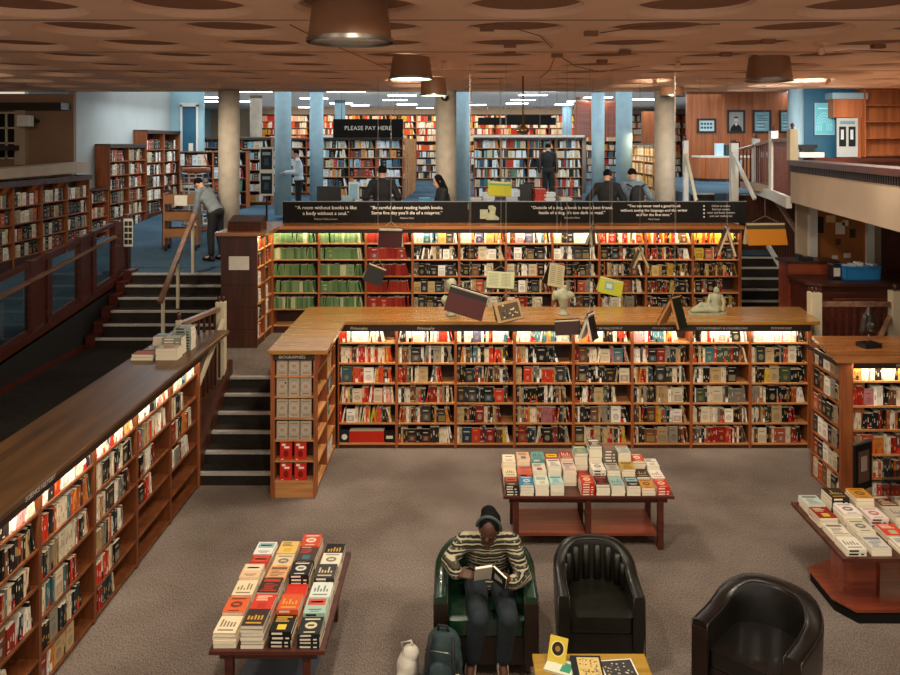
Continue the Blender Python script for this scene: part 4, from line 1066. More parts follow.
# cash desk piles are built with the desk
def sshow(b):
    p = b['M'] @ Vector((b['w'] / 2, b['d'] / 2, b['t']))
    u, v = proj(p)
    if not (-10 < u < 910 and v < 690): return 0
    q = (EYE - p); top = b['k'] == b['n'] - 1
    return ((b['w'] * b['d'] * q.z / q.length if top else 0) + b['w'] * b['t'] * -q.y / -q.length * (0.9)) / q.length_squared
for b in STACK: b['s'] = sshow(b)
STACK.sort(key=lambda b: -b['s'])
for b in STACK[:300]:
    top = b['k'] == b['n'] - 1
    o = top_book(b) if top else stack_geo(b).build('stacked_book', 'book')
    o.matrix_world = b['M']
    pos = 'topmost' if top else ('lowest' if b['k'] == 0 else '%s up' % ORD[b['k'] + 1])
    tag(o, '%s paperback %s in %s' % (b['nm'], pos, b['where']), 'book', 'paperbacks lying in piles')
m = MB()
for b in STACK[300:]:
    g = stack_geo(b); m.add(g.v, g.f, 0, cols=g.c, M=b['M'])
if STACK[300:]: tag(m.build('stacked_books', 'book'), 'further paperbacks lying in the same piles', 'books', kind='stuff')
# ---------------------------------------------------------------- armchairs
def tub_chair(name, loc, rz, label, lea, lea2, W=0.68, Dp=0.66, hf=0.60, hb=0.74, th=0.10, channels=0):
    e = empty(name, loc, rz, label, 'armchair')
    r = W / 2 - th / 2
    path = []
    yf = -Dp / 2
    yc = Dp / 2 - th / 2 - r * 0.82
    for i in range(7): path.append((-r, yf + (yc - yf) * i / 6))
    for i in range(1, 20): a = PI - PI * i / 20; path.append((r * math.cos(a), yc + r * 0.82 * math.sin(a)))
    for i in range(7): path.append((r, yc + (yf - yc) * i / 6))
    n = len(path)
    def hgt(i):
        t = 1 - abs(2 * i / (n - 1) - 1)
        t = max(0, min(1, (t - .2) / .6)); t = t * t * (3 - 2 * t)
        return hf + (hb - hf) * t
    vs, fs, prof_n = [], [], 0
    edge_o, edge_i = [], []
    for i, (x, y) in enumerate(path):
        a, b = Vector(path[max(0, i - 1)]), Vector(path[min(n - 1, i + 1)])
        d = (b - a).normalized(); nr = Vector((-d.y, d.x))      # outward normal
        h = hgt(i); t2 = th / 2
        pr = [(-t2 * .9, .16), (-t2, .40), (-t2, h - .035), (-t2 * .8, h - .012), (-t2 * .35, h), (t2 * .4, h), (t2 * .85, h - .012), (t2 * 1.02, h - .04), (t2 * .9, .35), (t2 * .55, .08)]
        prof_n = len(pr)
        for u, z in pr: vs.append((x + nr.x * u, y + nr.y * u, z))
        edge_o.append((x + nr.x * t2 * .9, y + nr.y * t2 * .9, h - .014)); edge_i.append((x - nr.x * t2 * .86, y - nr.y * t2 * .86, h - .012))
    for i in range(n - 1):
        for k in range(prof_n):
            k2 = (k + 1) % prof_n
            fs.append((i * prof_n + k, (i + 1) * prof_n + k, (i + 1) * prof_n + k2, i * prof_n + k2))
    m = MB().add(vs, fs, 0, smooth=True)
    m.add(vs[:prof_n], [tuple(range(prof_n))]); m.add(vs[-prof_n:], [tuple(range(prof_n - 1, -1, -1))])
    m.build('shell', lea, e)
    m = MB().tube(edge_o, .006, 6).tube(edge_i, .005, 6)
    for q in (0, n - 1):
        x, y = path[q]; s = 1 if q else -1
        m.tube([edge_o[q], (edge_o[q][0], edge_o[q][1] - .004, .1)], .005, 6).tube([edge_i[q], (edge_i[q][0], edge_i[q][1] - .004, .42)], .005, 6)
    m.build('piping', lea2, e)
    if lea2 != lea:
        for x in (-r, r): MB().box(x - th / 2 + .006, x + th / 2 - .006, yf - .006, yf + .003, .10, hf - .05).build('arm_front', lea2, e)
    wi = W / 2 - th + .004
    s = [(-wi, yf + .02), (wi, yf + .02), (wi, yc)]
    for i in range(1, 12): a = PI * i / 12; s.append((wi * math.cos(a), yc + (r * .82 - th / 2) * math.sin(a)))
    s.append((-wi, yc))
    MB().prism(s, .30, .43).build('seat_cushion', lea, e, bevel=.025, seg=3)
    MB().prism([(x * .99, y + .012) for x, y in s], .09, .30).build('base', lea2, e)
    if channels:
        m = MB()
        for k in range(channels):
            a = PI * (k + .5) / channels
            rr = r - th / 2 + .004
            x, y = rr * math.cos(a), yc + (r * .82 - th / 2 + .004) * math.sin(a)
            m.tube([(x, y, .42), (x * 1.0, y, .55), (x, y, hgt(int(7 + 19 * (1 - (k + .5) / channels))) - .05)], .032, 10)
        m.build('back_channels', lea, e)
    for x in (-W / 2 + .08, W / 2 - .08):
        for y in (yf + .07, Dp / 2 - .16): MB().lathe([(.018, 0), (.024, .1)], (x, y, 0), 10).build('leg', 'wood_dark', e)
    return e
tub_chair('armchair', (0.19, 6.40, 0), 0.0, 'green leather tub armchair in which the reader sits', 'leather_green', 'leather_brown', W=.80, Dp=.72, hf=.62, hb=.78, th=.115)
tub_chair('armchair', (1.08, 6.42, 0), -0.03, 'empty dark olive leather tub armchair with channelled back', 'leather_olive', 'leather_olive', W=.665, Dp=.68, hf=.60, hb=.76, th=.095, channels=8)
tub_chair('armchair', (2.20, 5.80, 0), math.radians(-42), 'empty black leather tub armchair turned sideways, in front of the pedestal table', 'leather_black', 'leather_brown', W=.78, Dp=.72, hf=.62, hb=.75, th=.13)

# ---------------------------------------------------------------- coffee table with art books
e = empty('coffee_table', (.905, 5.36, 0), 0, 'low yellowish wooden coffee table with picture books, before the armchairs', 'table')
MB().box(-.40, .40, -.33, .33, .39, .42).build('table_top', 'wood_yellow', e, bevel=.006)
for x in (-.35, .35):
    for y in (-.28, .28): MB().box(x - .02, x + .02, y - .02, y + .02, 0, .39).build('leg', 'wood_dark', e)
def flat_book(w, d, t, c, pc, loc, rz, label, deco):
    o = MB().box(0, w, 0, d, 0, .003, col=lin(c)).box(0, w, 0, d, t - .003, t, col=lin(c)).box(0, .003, 0, d, .003, t - .003, col=lin(c))
    deco(o, w, d, t)
    o = o.build('picture_book', 'book', None, loc, rz)
    MB().box(.004, w - .003, .003, d - .003, .0032, t - .0032, col=lin(pc)).build('page_block', 'book', o)
    return tag(o, label, 'book')
def deco_art(m, w, d, t):
    m.quad((w * .2, d * .08, t + .0006), (w * .93, d * .08, t + .0006), (w * .93, d * .92, t + .0006), (w * .2, d * .92, t + .0006), 0, lin('c8b070'))
    r = random.Random(4)
    for k in range(60):
        x, y = w * r.uniform(.24, .85), d * r.uniform(.12, .84)
        c = r.choice(['8a6a28', 'b89040', '4a3a20', '6a7a6a', 'a85a30', 'd8b050', '2a2418'])
        s = w * .05
        m.quad((x, y, t + .001 + k * .00001), (x + s, y + s * .2, t + .001 + k * .00001), (x + s * .8, y + s * 1.2, t + .001 + k * .00001), (x - s * .2, y + s, t + .001 + k * .00001), 0, lin(c))
def deco_dots(m, w, d, t):
    m.quad((w * .04, d * .04, t + .0006), (w * .96, d * .04, t + .0006), (w * .96, d * .96, t + .0006), (w * .04, d * .96, t + .0006), 0, lin('3a3836'))
    r = random.Random(9)
    for k in range(34):
        x, y = w * r.uniform(.1, .88), d * r.uniform(.1, .88); q = w * .03
        m.add([(x + q * math.cos(a), y + q * math.sin(a), t + .0012) for a in [2 * PI * i / 8 for i in range(8)]], [tuple(range(8))], 0, lin(r.choice(['c8c0b0', 'a8a090', '8a8678', 'd8b868'])))
flat_book(.21, .26, .03, '1c1c1e', 'd8d0c0', (.76, 5.36, .421), -.02, 'dark picture book with a golden painting on its cover', deco_art)
flat_book(.23, .25, .02, 'e4dfd2', 'e4dfd2', (.985, 5.33, .421), .10, 'white-edged book with grey dotted cover on the coffee table', deco_dots)
o = flat_book(.20, .15, .015, 'cfd0b8', 'e8d8c0', (.565, 5.50, .421), -.42, 'pale leaflet lying under the small yellow booklet', lambda m, w, d, t: m.quad((w * .55, d * .15, t + .0006), (w * .9, d * .15, t + .0006), (w * .9, d * .8, t + .0006), (w * .55, d * .8, t + .0006), 0, lin('3c8a70')))
yb = MB().box(-.065, .065, 0, .006, 0, .16, col=lin('c8b040'))
yb.add([(.05 * math.cos(a), -.0008, .085 + .05 * math.sin(a)) for a in [2 * PI * i / 18 for i in range(18)]], [tuple(range(18))], 0, lin('d8c878'))
yb.add([(.042 * math.cos(a), -.0014, .085 + .042 * math.sin(a)) for a in [2 * PI * i / 18 for i in range(18)]], [tuple(range(18))], 0, lin('241c10'))
yb.add([(.018 * math.cos(a), -.002, .085 + .018 * math.sin(a)) for a in [2 * PI * i / 18 for i in range(18)]], [tuple(range(18))], 0, lin('8a6a28'))
o = yb.build('booklet', 'book', None, (.66, 5.56, .437)); o.rotation_euler = (-.55, 0, -.42)
tag(o, 'small yellow booklet with dark round emblem propped on the coffee table', 'book')
MB().box(-.06, .06, .0, .10, -.002, .004, col=lin('e0d8b8')).build('back_leaf', 'book', o)

# ---------------------------------------------------------------- balustrades and rails
def finial(mb, x, y, z, s=1.0): return mb.lathe([(.028 * s, 0), (.018 * s, .02 * s), (.034 * s, .05 * s), (.026 * s, .085 * s), (.004 * s, .10 * s)], (x, y, z), 12)
def newel(root, x, y, z0, z1, m='paint_cream', w=.055, fin='wood_dark', nf=1):
    o = MB().box(x - w, x + w, y - w, y + w, z0, z1).build('newel', m, root, bevel=.006)
    f = MB()
    for k in range(nf): finial(f, x + (k - (nf - 1) / 2) * .055, y, z1, 1.0 if nf == 1 else .75)
    f.build('finial', fin, o)
def sweep(mb, a, b, w, h):
    a, b = Vector(a), Vector(b); d = (b - a).normalized(); u = d.cross(Vector((0, 0, 1))).normalized() * w / 2; v = u.cross(d).normalized() * h / 2
    vs = [a - u - v, a + u - v, a + u + v, a - u + v, b - u - v, b + u - v, b + u + v, b - u + v]
    return mb.add(vs, [(0, 1, 2, 3), (7, 6, 5, 4), (0, 4, 5, 1), (1, 5, 6, 2), (2, 6, 7, 3), (3, 7, 4, 0)])
# end of the front worktop
e = empty('balustrade', (-.13, 0, 0), 0, 'dark spindled rail with cream newel at the end of front worktop', 'railing')
newel(e, -3.08, 10.70, .45, 1.93, 'paint_cream', .06, nf=2)
sweep(MB(), (-3.12, 10.70, 1.83), (-3.62, 10.28, 1.82), .06, .05); 
sweep(MB(), (-3.10, 10.66, 1.84), (-3.30, 9.72, 1.84), .07, .05).build('handrail', 'wood_rail', e)
for k in range(7):
    t = (k + .5) / 7
    MB().box(-3.11 - .2 * t - .014, -3.11 - .2 * t + .014, 10.64 - .92 * t - .014, 10.64 - .92 * t + .014, H_L + .05, 1.83).build('spindle', 'wood_dark', e)
newel(e, -3.30, 9.72, H_L + .05, 1.90, 'paint_cream', .03)
e = empty('stair_rail', (-.10, 0, 0), 0, 'pale sloping handrail on dark spindles beside the lower stairs', 'railing')
sweep(MB(), (-3.10, 9.50, .98), (-3.06, 10.66, 1.70), .05, .045).build('handrail', 'paint_cream', e)
for k in range(7):
    t = (k + .5) / 7; y = 9.52 + 1.12 * t
    MB().box(-3.09 - .012, -3.09 + .012, y - .012, y + .012, .38 + .62 * t, .96 + .72 * t).build('spindle', 'wood_dark', e)
# middle rail of the left stairs
e = empty('stair_rail', (0, 0, 0), 0, 'wooden handrail on three pale posts in the left stairs', 'railing')
pts = [(-4.60, 12.35, ZM + .155), (-4.60, 13.0, ZM + .155 * 3), (-4.60, 13.72, ZL)]
for i, p in enumerate(pts):
    hh = [.62, .72, .92][i]
    MB().box(p[0] - .022, p[0] + .022, p[1] - .022, p[1] + .022, p[2], p[2] + hh).build('post', 'paint_cream', e)
sweep(MB(), (-4.60, 12.22, ZM + .155 + .56), (-4.60, 13.82, ZL + .99), .07, .06).build('handrail', 'wood_rail', e)
# glazed balustrade along the ramp
e = empty('glass_balustrade', (0, 0, 0), 0, 'mahogany balustrade with glass panels along the ramp edge', 'railing')
X = -5.84
posts = [7.6, 8.0, 9.15, 9.55, 10.85, 11.28, 12.25, 12.66, 13.46, 13.98]
for y in posts:
    MB().box(X - .05, X + .05, y - .06, y + .06, ramp_z(y) - .12, ramp_z(y) + .98).build('post', 'wood_mahogany', e, bevel=.006)
m = MB()
sweep(m, (X, 7.2, ramp_z(7.2) - .06), (X, 14.05, ramp_z(14.05) - .06), .12, .14); m.build('bottom_rail', 'wood_mahogany', e)
m = MB(); sweep(m, (X, 7.2, ramp_z(7.2) + .93), (X, 13.4, ramp_z(13.4) + .93), .08, .06); m.build('handrail', 'wood_mahogany', e)
m = MB(); sweep(m, (X + .05, 7.2, ramp_z(7.2) + .72), (X + .05, 13.4, ramp_z(13.4) + .72), .045, .045); m.build('lower_handrail', 'wood_rail', e)
for a, b in ((8.06, 9.09), (9.61, 10.79), (11.34, 12.19), (12.72, 13.40)):
    MB().add([(X, a, ramp_z(a) + .02), (X, b, ramp_z(b) + .02), (X, b, ramp_z(b) + .66), (X, a, ramp_z(a) + .66)], [(0, 1, 2, 3)]).build('glass', 'glass_pane', e)
    m = MB(); sweep(m, (X, a, ramp_z(a) + .04), (X, b, ramp_z(b) + .04), .06, .05); m.build('glass_bead', 'wood_mahogany', e)
for a, b in ((7.66, 7.94), (9.21, 9.49), (10.91, 11.22), (12.31, 12.60), (13.52, 13.92)):
    MB().box(X - .02, X + .02, a, b, ramp_z(a), ramp_z(a) + .93).build('wood_panel', 'wood_mahogany', e)
e = empty('post', (-5.9, 16.05, ramp_z(16.05)), 0, 'lone dark wooden post beside the book trolley', 'post')
MB().box(-.07, .07, -.07, .07, 0, 1.15).build('shaft', 'wood_mahogany', e); finial(MB(), 0, 0, 1.15).build('finial', 'wood_dark', e)
# right: mid-level balustrade, stair balustrade, balcony balustrade
e = empty('balustrade', (0, 0, 0), 0, 'wooden spindled balustrade between cream newels behind the right bookcase', 'railing')
newel(e, 4.86, 11.0, ZM, 2.0, 'paint_cream', .075, nf=2); newel(e, 5.97, 11.0, ZM - .0, 2.02, 'paint_cream', .07, nf=1)
MB().box(4.93, 5.90, 10.96, 11.04, 1.80, 1.87).build('handrail', 'wood_rail', e, bevel=.008)
for k in range(9): MB().box(4.99 + .105 * k - .016, 4.99 + .105 * k + .016, 10.985, 11.015, ZM, 1.80).build('spindle', 'wood_mahogany', e)
sweep(MB(), (5.90, 11.0, 1.66), (5.38, 10.45, 1.30), .06, .05).build('sloping_rail', 'wood_rail', e)
e = empty('stair_rail', (0, 0, 0), 0, 'dark spindled handrail with tall pale newel beside the right stairs', 'railing')
newel(e, 6.02, 14.05, ZM, 2.66, 'column_blue', .055)
sweep(MB(), (6.05, 14.05, 2.28), (6.25, 15.95, 2.95), .07, .06).build('handrail', 'wood_rail', e)
sweep(MB(), (6.08, 14.1, 1.12), (6.10, 15.9, 2.02), .05, .1).build('string', 'paint_white', e)
for k in range(12):
    t = (k + .5) / 12; y = 14.1 + 1.8 * t
    MB().box(6.06 + .14 * t, 6.085 + .14 * t, y - .013, y + .013, 1.1 + .9 * t, 2.28 + .65 * t).build('spindle', 'wood_dark', e)
e = empty('balustrade', (0, 0, 0), 0, 'balcony balustrade of dark slats between white newels with finials', 'railing')
C = [(5.22, 12.6, 3.78, 4.27), (5.70, 14.6, 3.12, 4.27), (6.08, 16.5, 3.02, 4.14), (5.56, 16.3, ZL, 4.05)]
for i, (x, y, z0, z1) in enumerate(C): newel(e, x, y, z0, z1, 'paint_cream' if i < 1 else 'paint_white', .065 if i != 3 else .075, nf=2 if i == 3 else 1)
for (a, b, za, zb) in ((0, 1, 4.10, 4.10), (1, 2, 4.10, 4.0), (2, 3, 4.0, 3.88)):
    A, B = C[a], C[b]
    sweep(MB(), (A[0], A[1], za), (B[0], B[1], zb), .07, .06).build('handrail', 'wood_rail', e)
    n = [16, 9, 6][a]
    for k in range(n):
        t = (k + .5) / n; x, y = A[0] + (B[0] - A[0]) * t, A[1] + (B[1] - A[1]) * t
        MB().box(x - .012, x + .012, y - .012, y + .012, 3.14, za + (zb - za) * t).build('spindle', 'wood_mahogany', e)
sweep(MB(), (5.50, 16.2, 3.86), (5.62, 15.3, 2.98), .06, .06).build('sloping_handrail', 'paint_white', e)
e = empty('stair_rail', (0, 0, 0), 0, 'white handrail descending beside the tan column above the banner', 'railing')
newel(e, 4.66, 16.6, ZL, 4.1, 'paint_white', .05); sweep(MB(), (4.66, 16.6, 3.85), (4.62, 15.6, 2.75), .06, .06).build('handrail', 'paint_cream', e)
newel(e, 4.62, 15.6, ZL, 2.85, 'paint_white', .04)

# ---------------------------------------------------------------- counter with crate, cork board
e = empty('service_counter', (5.26, 12.0, ZM), 0, 'dark wooden service counter with a long framed panel under the balcony', 'counter')
MB().prism([(0, 0.12), (.15, 0), (3.3, 0), (3.3, .75), (0, .75)], 0, 1.0).build('body', 'wood_mahogany', e)
MB().prism([(-.05, 0.10), (.13, -.06), (3.33, -.06), (3.33, .8), (-.05, .8)], 1.0, 1.05).build('counter_top', 'wood_dark', e, bevel=.008)
MB().box(.3, 1.75, -.015, .0, .2, .22).box(.3, 1.75, -.015, 0, .80, .82).box(.3, .32, -.015, 0, .2, .82).box(1.73, 1.75, -.015, 0, .2, .82).build('moulding', 'wood_red', e)
MB().box(-.02, .75, .8, 1.2, 0, 1.22).build('rear_return', 'wood_red', e); MB().box(-.06, .8, .78, 1.25, 1.22, 1.26).build('rear_top', 'wood_dark', e)
e = empty('crate', (6.14, 12.38, ZM + 1.05), 0.06, 'bright blue plastic crate of papers on the service counter', 'crate')
MB().box(-.27, .27, -.16, .16, 0, .015).box(-.27, .27, -.16, -.145, 0, .2).box(-.27, .27, .145, .16, 0, .2).box(-.27, -.255, -.16, .16, 0, .2).box(.255, .27, -.16, .16, 0, .2).build('tub', 'plastic_blue', e)
MB().box(-.29, .29, -.18, -.145, .19, .215).box(-.29, .29, .145, .18, .19, .215).box(-.29, -.255, -.18, .18, .19, .215).box(.255, .29, -.18, .18, .19, .215).build('rim', 'plastic_blue', e)
for k in range(5):
    c = ['d8e0e4', 'b8ccd8', 'e8e4da', '9ab8cc', 'd0d8da'][k]
    o = MB().box(-.1, .1, -.07, .07, 0, .2 + .02 * (k % 3), col=lin(c)).build('book', 'book', None, (6.14 - .2 + .1 * k, 12.37, ZM + 1.07), .2 * (k - 2)); o.scale = (.45, 1, 1)
    tag(o, '%s book standing in the blue crate' % ['white', 'pale blue', 'cream', 'mid blue', 'grey'][k], 'book', 'books in the blue crate')
e = empty('bag', (5.78, 12.40, ZM + 1.05), 0, 'dark patterned carrier beside the blue crate', 'bag')
MB().box(-.06, .06, -.1, .1, 0, .24).build('body', 'plastic_dark', e, bevel=.02); MB().box(-.05, .05, -.105, -.1, .05, .18).build('patch', 'paper', e)
e = empty('cork_board', (6.42, 13.60, 2.02), 0, 'brown cork notice board with pinned cards behind the service counter', 'notice board')
MB().box(-.42, .42, -.01, .015, 0, .85).build('board', 'cork', e)
MB().box(-.45, -.42, -.02, .015, 0, .88).box(.42, .45, -.02, .015, 0, .88).box(-.45, .45, -.02, .015, .85, .88).build('frame', 'wood_panel', e)
for k, (x, z, w, h, c) in enumerate(((-.36, .5, .1, .28, '2a211a'), (-.22, .68, .16, .12, 'd8b878'), (-.06, .48, .16, .2, 'd8cdb8'), (.06, .62, .1, .1, 'e0d0a8'), (.18, .42, .10, .15, '3a2a22'), (-.06, .3, .09, .1, '5a3a28'), (.08, .08, .12, .08, 'e0d8c8'), (-.12, .06, .1, .06, 'd8d0c0'))):
    MB().box(x, x + w, -.014, -.011, z, z + h, col=lin(c)).build('pinned_card', 'book', e)
e = empty('telephone', (5.55, 12.95, ZM + 1.26), 0, 'dark desk telephone on the return of the service counter', 'telephone')
MB().box(-.12, .12, -.08, .08, 0, .05).build('base', 'plastic_dark', e); MB().box(-.12, -.06, -.1, .1, .05, .09).build('handset', 'plastic_dark', e)
e = empty('cupboard', (7.15, 13.45, ZM), 0, 'dark tall cupboard standing at the far end behind the counter', 'cupboard')
MB().box(0, .8, 0, .16, 0, 2.1).build('carcass', 'wood_dark', e); MB().box(.05, .75, -.02, 0, .1, 2.0).build('door', 'wood_mahogany', e)

# ---------------------------------------------------------------- upper right: pictures, desk, posters
def framed(name, px0, px1, py0, py1, Y, label, art, fm='wood_fascia', fw=.06):
    a, b = at(px0, py1, Y), at(px1, py0, Y)
    e = empty(name, (a.x, Y, a.z), 0, label, 'picture')
    w, h = b.x - a.x, b.z - a.z
    MB().box(0, w, -.03, 0, 0, fw).box(0, w, -.03, 0, h - fw, h).box(0, fw, -.03, 0, fw, h - fw).box(w - fw, w, -.03, 0, fw, h - fw).build('frame', fm, e)
    m = MB(); art(m, fw, w - fw, fw, h - fw); m.build('print', 'book', e)
    return e
def aq(m, x0, x1, z0, z1, c, y=-.012): m.quad((x0, y, z0), (x1, y, z0), (x1, y, z1), (x0, y, z1), 0, lin(c))
def art_port(m, x0, x1, z0, z1):
    aq(m, x0, x1, z0, z1, '9a9894'); w, h = x1 - x0, z1 - z0; cx = (x0 + x1) / 2
    m.add([(cx + w * .42 * math.cos(a), -.013, z0 + h * .36 * math.sin(a)) for a in [PI * i / 10 for i in range(11)]], [tuple(range(11))], 0, lin('1c1a1a'))
    m.add([(cx + w * .15 * math.cos(a), -.014, z0 + h * .58 + h * .17 * math.sin(a)) for a in [2 * PI * i / 12 for i in range(12)]], [tuple(range(12))], 0, lin('c8c0b4'))
    m.add([(cx + w * .16 * math.cos(a), -.0145, z0 + h * .66 + h * .11 * math.sin(a)) for a in [PI * i / 8 for i in range(9)]], [tuple(range(9))], 0, lin('3a3634'))
    aq(m, cx - w * .09, cx + w * .09, z0 + h * .47, z0 + h * .5, '4a4440', -.0148)
    aq(m, cx - w * .06, cx + w * .06, z0 + h * .28, z0 + h * .4, 'd8d4cc', -.0148)
def art_map(m, x0, x1, z0, z1):
    aq(m, x0, x1, z0, z1, '7fa8b4'); w, h = x1 - x0, z1 - z0; r = random.Random(3)
    for k in range(9):
        z = z0 + h * (.1 + .09 * k); a = r.uniform(.08, .3); b = r.uniform(.6, .92)
        aq(m, x0 + w * a, x0 + w * b, z, z + h * .03, r.choice(['2a4650', 'c8dce0', '3a5660']), -.0125)
def art_text(m, x0, x1, z0, z1):
    aq(m, x0, x1, z0, z1, 'bcd4da'); w, h = x1 - x0, z1 - z0
    for k in range(2):
        for j in range(4): aq(m, x0 + w * (.12 + .2 * j), x0 + w * (.27 + .2 * j), z0 + h * (.22 + .36 * k), z0 + h * (.42 + .36 * k), '3a565e', -.0125)
def art_dark(m, x0, x1, z0, z1):
    aq(m, x0, x1, z0, z1, '18222a'); w, h = x1 - x0, z1 - z0
    aq(m, x0 + w * .15, x0 + w * .85, z0 + h * .7, z0 + h * .85, '8aa0a8', -.0125); aq(m, x0 + w * .3, x0 + w * .7, z0 + h * .2, z0 + h * .55, '2c4a5e', -.0125)
def art_arch(m, x0, x1, z0, z1):
    aq(m, x0, x1, z0, z1, '62b0bc'); w, h = x1 - x0, z1 - z0; cx = (x0 + x1) / 2
    for k in range(4):
        r0, r1 = .42 - .09 * k, .39 - .09 * k
        for i in range(12):
            a, b = PI * i / 12, PI * (i + .6) / 12
            m.quad(*[(cx + w * rr * math.cos(t), -.0126, z0 + h * .3 + h * rr * 1.0 * math.sin(t)) for rr, t in ((r0, a), (r0, b), (r1, b), (r1, a))], 0, lin('a8dce0'))
        for s in (-1, 1): aq(m, cx + s * w * r0 - w * .012, cx + s * w * r0 + w * .012, z0 + h * .1, z0 + h * .3, 'a8dce0', -.0126)
    aq(m, x0 + w * .15, x0 + w * .85, z0 + h * .84, z0 + h * .87, 'b8e4e8', -.0126)
framed('framed_notice', 697, 716, 118.5, 133, 24.58, 'small framed notice, first of the pictures on the wood panelling', art_text)
framed('framed_portrait', 727, 745, 110, 133, 24.58, 'framed grey portrait of a bearded man on the wood panelling', art_port)
framed('framed_map', 752.5, 771, 110, 133, 24.58, 'framed pale blue chart beside the grey portrait', art_map)
framed('framed_print', 779, 792, 110, 133, 24.58, 'framed print half hidden by the pale blue column', art_map)
framed('arch_poster', 814, 834, 103, 135, 14.93, 'teal poster with pale arches on the dark blue wall', art_arch, 'column_blue', .02)
a, b = at(837, 157, 14.68), at(858, 118, 14.68)
e = empty('leaflet_board', (a.x, 14.68, a.z), 0, 'pale grey board with two dark leaflets above the balcony', 'notice board')
w, h = b.x - a.x, b.z - a.z
MB().box(0, w, 0, .03, 0, h).build('board', 'wall_grey', e)
for x in (.1, .55): MB().box(w * x, w * (x + .33), -.004, 0, h * .27, h * .78, col=lin('15181a')).box(w * (x + .08), w * (x + .22), -.006, -.004, h * .45, h * .7, col=lin('b8c4c8')).build('leaflet', 'book', e)
MB().box(w * .15, w * .85, -.003, 0, h * .84, h * .92, col=lin('6a8a94')).build('heading', 'book', e)
e = empty('printer', (6.42, 14.75, 3.78), 0, 'white office machine with dark lid before the teal poster', 'printer')
MB().box(-.22, .24, -.1, .12, 0, .1).build('body', 'paint_white', e, bevel=.01); MB().box(-.25, .12, -.08, .1, .17, .24).build('lid', 'plastic_dark', e); MB().box(-.18, .05, -.09, .1, .1, .17).build('tray', 'plastic_dark', e)
tag(MB().box(6.42, 8.5, 14.5, 14.9, 3.70, 3.78).box(6.42, 8.4, 14.6, 14.9, 3.24, 3.70).build('balcony_counter', 'wood_mahogany'), 'dark wooden ledge along the back of the balcony', 'counter')
e = empty('reception_desk', (7.3, 22.9, ZB), 0, 'curved wooden reception desk before the panelled wall', 'desk')
cv = [(-.45, .75), (-.42, .25), (-.2, 0), (.3, -.15), (2.6, -.15), (2.6, .75)]
MB().prism(cv, .08, .68).build('body', 'wood_panel', e); MB().prism([(x * 1.03, y * 1.08) for x, y in cv], .68, .73).build('desk_top', 'paint_white', e); MB().prism([(x * .97, y * .95) for x, y in cv], 0, .08).build('kick', 'wood_fascia', e)
MB().box(.42, .68, -.165, -.15, .18, .62, col=lin('9ac4d0')).box(.46, .64, -.17, -.165, .3, .55, col=lin('1c3a4a')).build('front_poster', 'book', e)
for k, (x, c) in enumerate(((.25, '2c3a40'), (.05, 'b8d4dc'), (.5, '17181a'), (1.4, 'd8dcd8'), (1.9, 'c8b8a8'))):
    tag(MB().box(x, x + .22, .1, .3, .73, .73 + (.32, .36, .4, .12, .14)[k], col=lin(c)).build('desk_item', 'book', None, (7.3, 22.9, ZB)), ['dark', 'pale blue', 'black', 'white', 'beige'][k] + ' item standing on the reception desk', 'desk item', 'items on the reception desk')
tag(MB().box(4.85, 5.1, 24.4, 24.6, ZU, 5.1).build('white_upright', 'paint_white'), 'white upright beside the wooden panelled wall', 'upright')

# ---------------------------------------------------------------- hanging signs, lamps
def sign(name, px0, px1, py0, py1, Y, label, txt=None, size=.2):
    a, b = at(px0, py1, Y), at(px1, py0, Y)
    e = empty(name, (a.x, Y, a.z), 0, label, 'sign'); w, h = b.x - a.x, b.z - a.z
    MB().box(0, w, 0, .04, 0, h).build('board', 'black_board', e)
    zc = (ZC if Y < yE else 5.65) - a.z
    for x in (.12, .88): MB().tube([(w * x, .02, h), (w * x, .02, zc)], .008, 6).build('rod', 'wire', e)
    if txt: text_obj(txt, 'lettering', 'letter_white', e, T(w * .5, -.003, h * .5) @ FRONT, size, spacing=1.05)
    return e
sign('pay_sign', 333, 403, 119, 137.5, 20, 'large black hanging sign reading PLEASE PAY HERE', 'PLEASE PAY HERE', .145)
sign('far_sign', 505, 551, 115, 122, 30, 'small black hanging sign far above the upstairs shelves')
sign('shelf_sign', 478, 556, 117.5, 125, 33, 'long black hanging board beneath the small far sign')
def drum_lamp(px, py_b, Y, wpx, drop, label, lit):
    x = (px - CX) * Y / F; r = wpx * Y / F / 2; zb = ZC - drop
    up = .10 if Y < 6.1 and Y > 5.8 else -.003
    e = empty('drum_lamp', (x, Y, zb), 0, label, 'ceiling lamp', 'drum lamps in the coffered ceiling')
    MB().lathe([(r, 0), (r * .99, .02), (r * .86, drop + up)], (0, 0, 0), 32, cap=False).lathe([(r * .97, .0), (r * .83, drop + up)], (0, 0, 0), 32, cap=False).build('shade', 'lamp_brown', e)
    MB().lathe([(r * 1.03, -.012), (r * 1.03, .018)], (0, 0, 0), 32, cap=False).lathe([(r * .96, -.012), (r * .96, .018)], (0, 0, 0), 32, cap=False).build('rim', 'steel', e)
    MB().lathe([(r * .95, 0), (r * .95, .006)], (0, 0, 0.004), 32).build('diffuser', 'lamp_lit' if lit else 'lamp_glass', e)
    if lit: area('lamp_light', (0, 0, -.02), (0, 0, 0), r * 1.8, r * 1.8, lit, (1.0, 0.86, 0.68), 'DISK', e)
    return e
drum_lamp(350, 45, 5.93, 84, .245, 'large brown drum lamp hanging from the ceiling, largest of the lamps', 0)
drum_lamp(411, 79, 9.3, 43, .25, 'lit drum lamp with a glowing greenish rim, nearer of the two', 60)
drum_lamp(433.5, 95, 12.2, 27, .27, 'smaller lit drum lamp before the central tan column', 60)
drum_lamp(769, 80, 9.3, 45, .27, 'unlit brown drum lamp above the right stairs', 0)
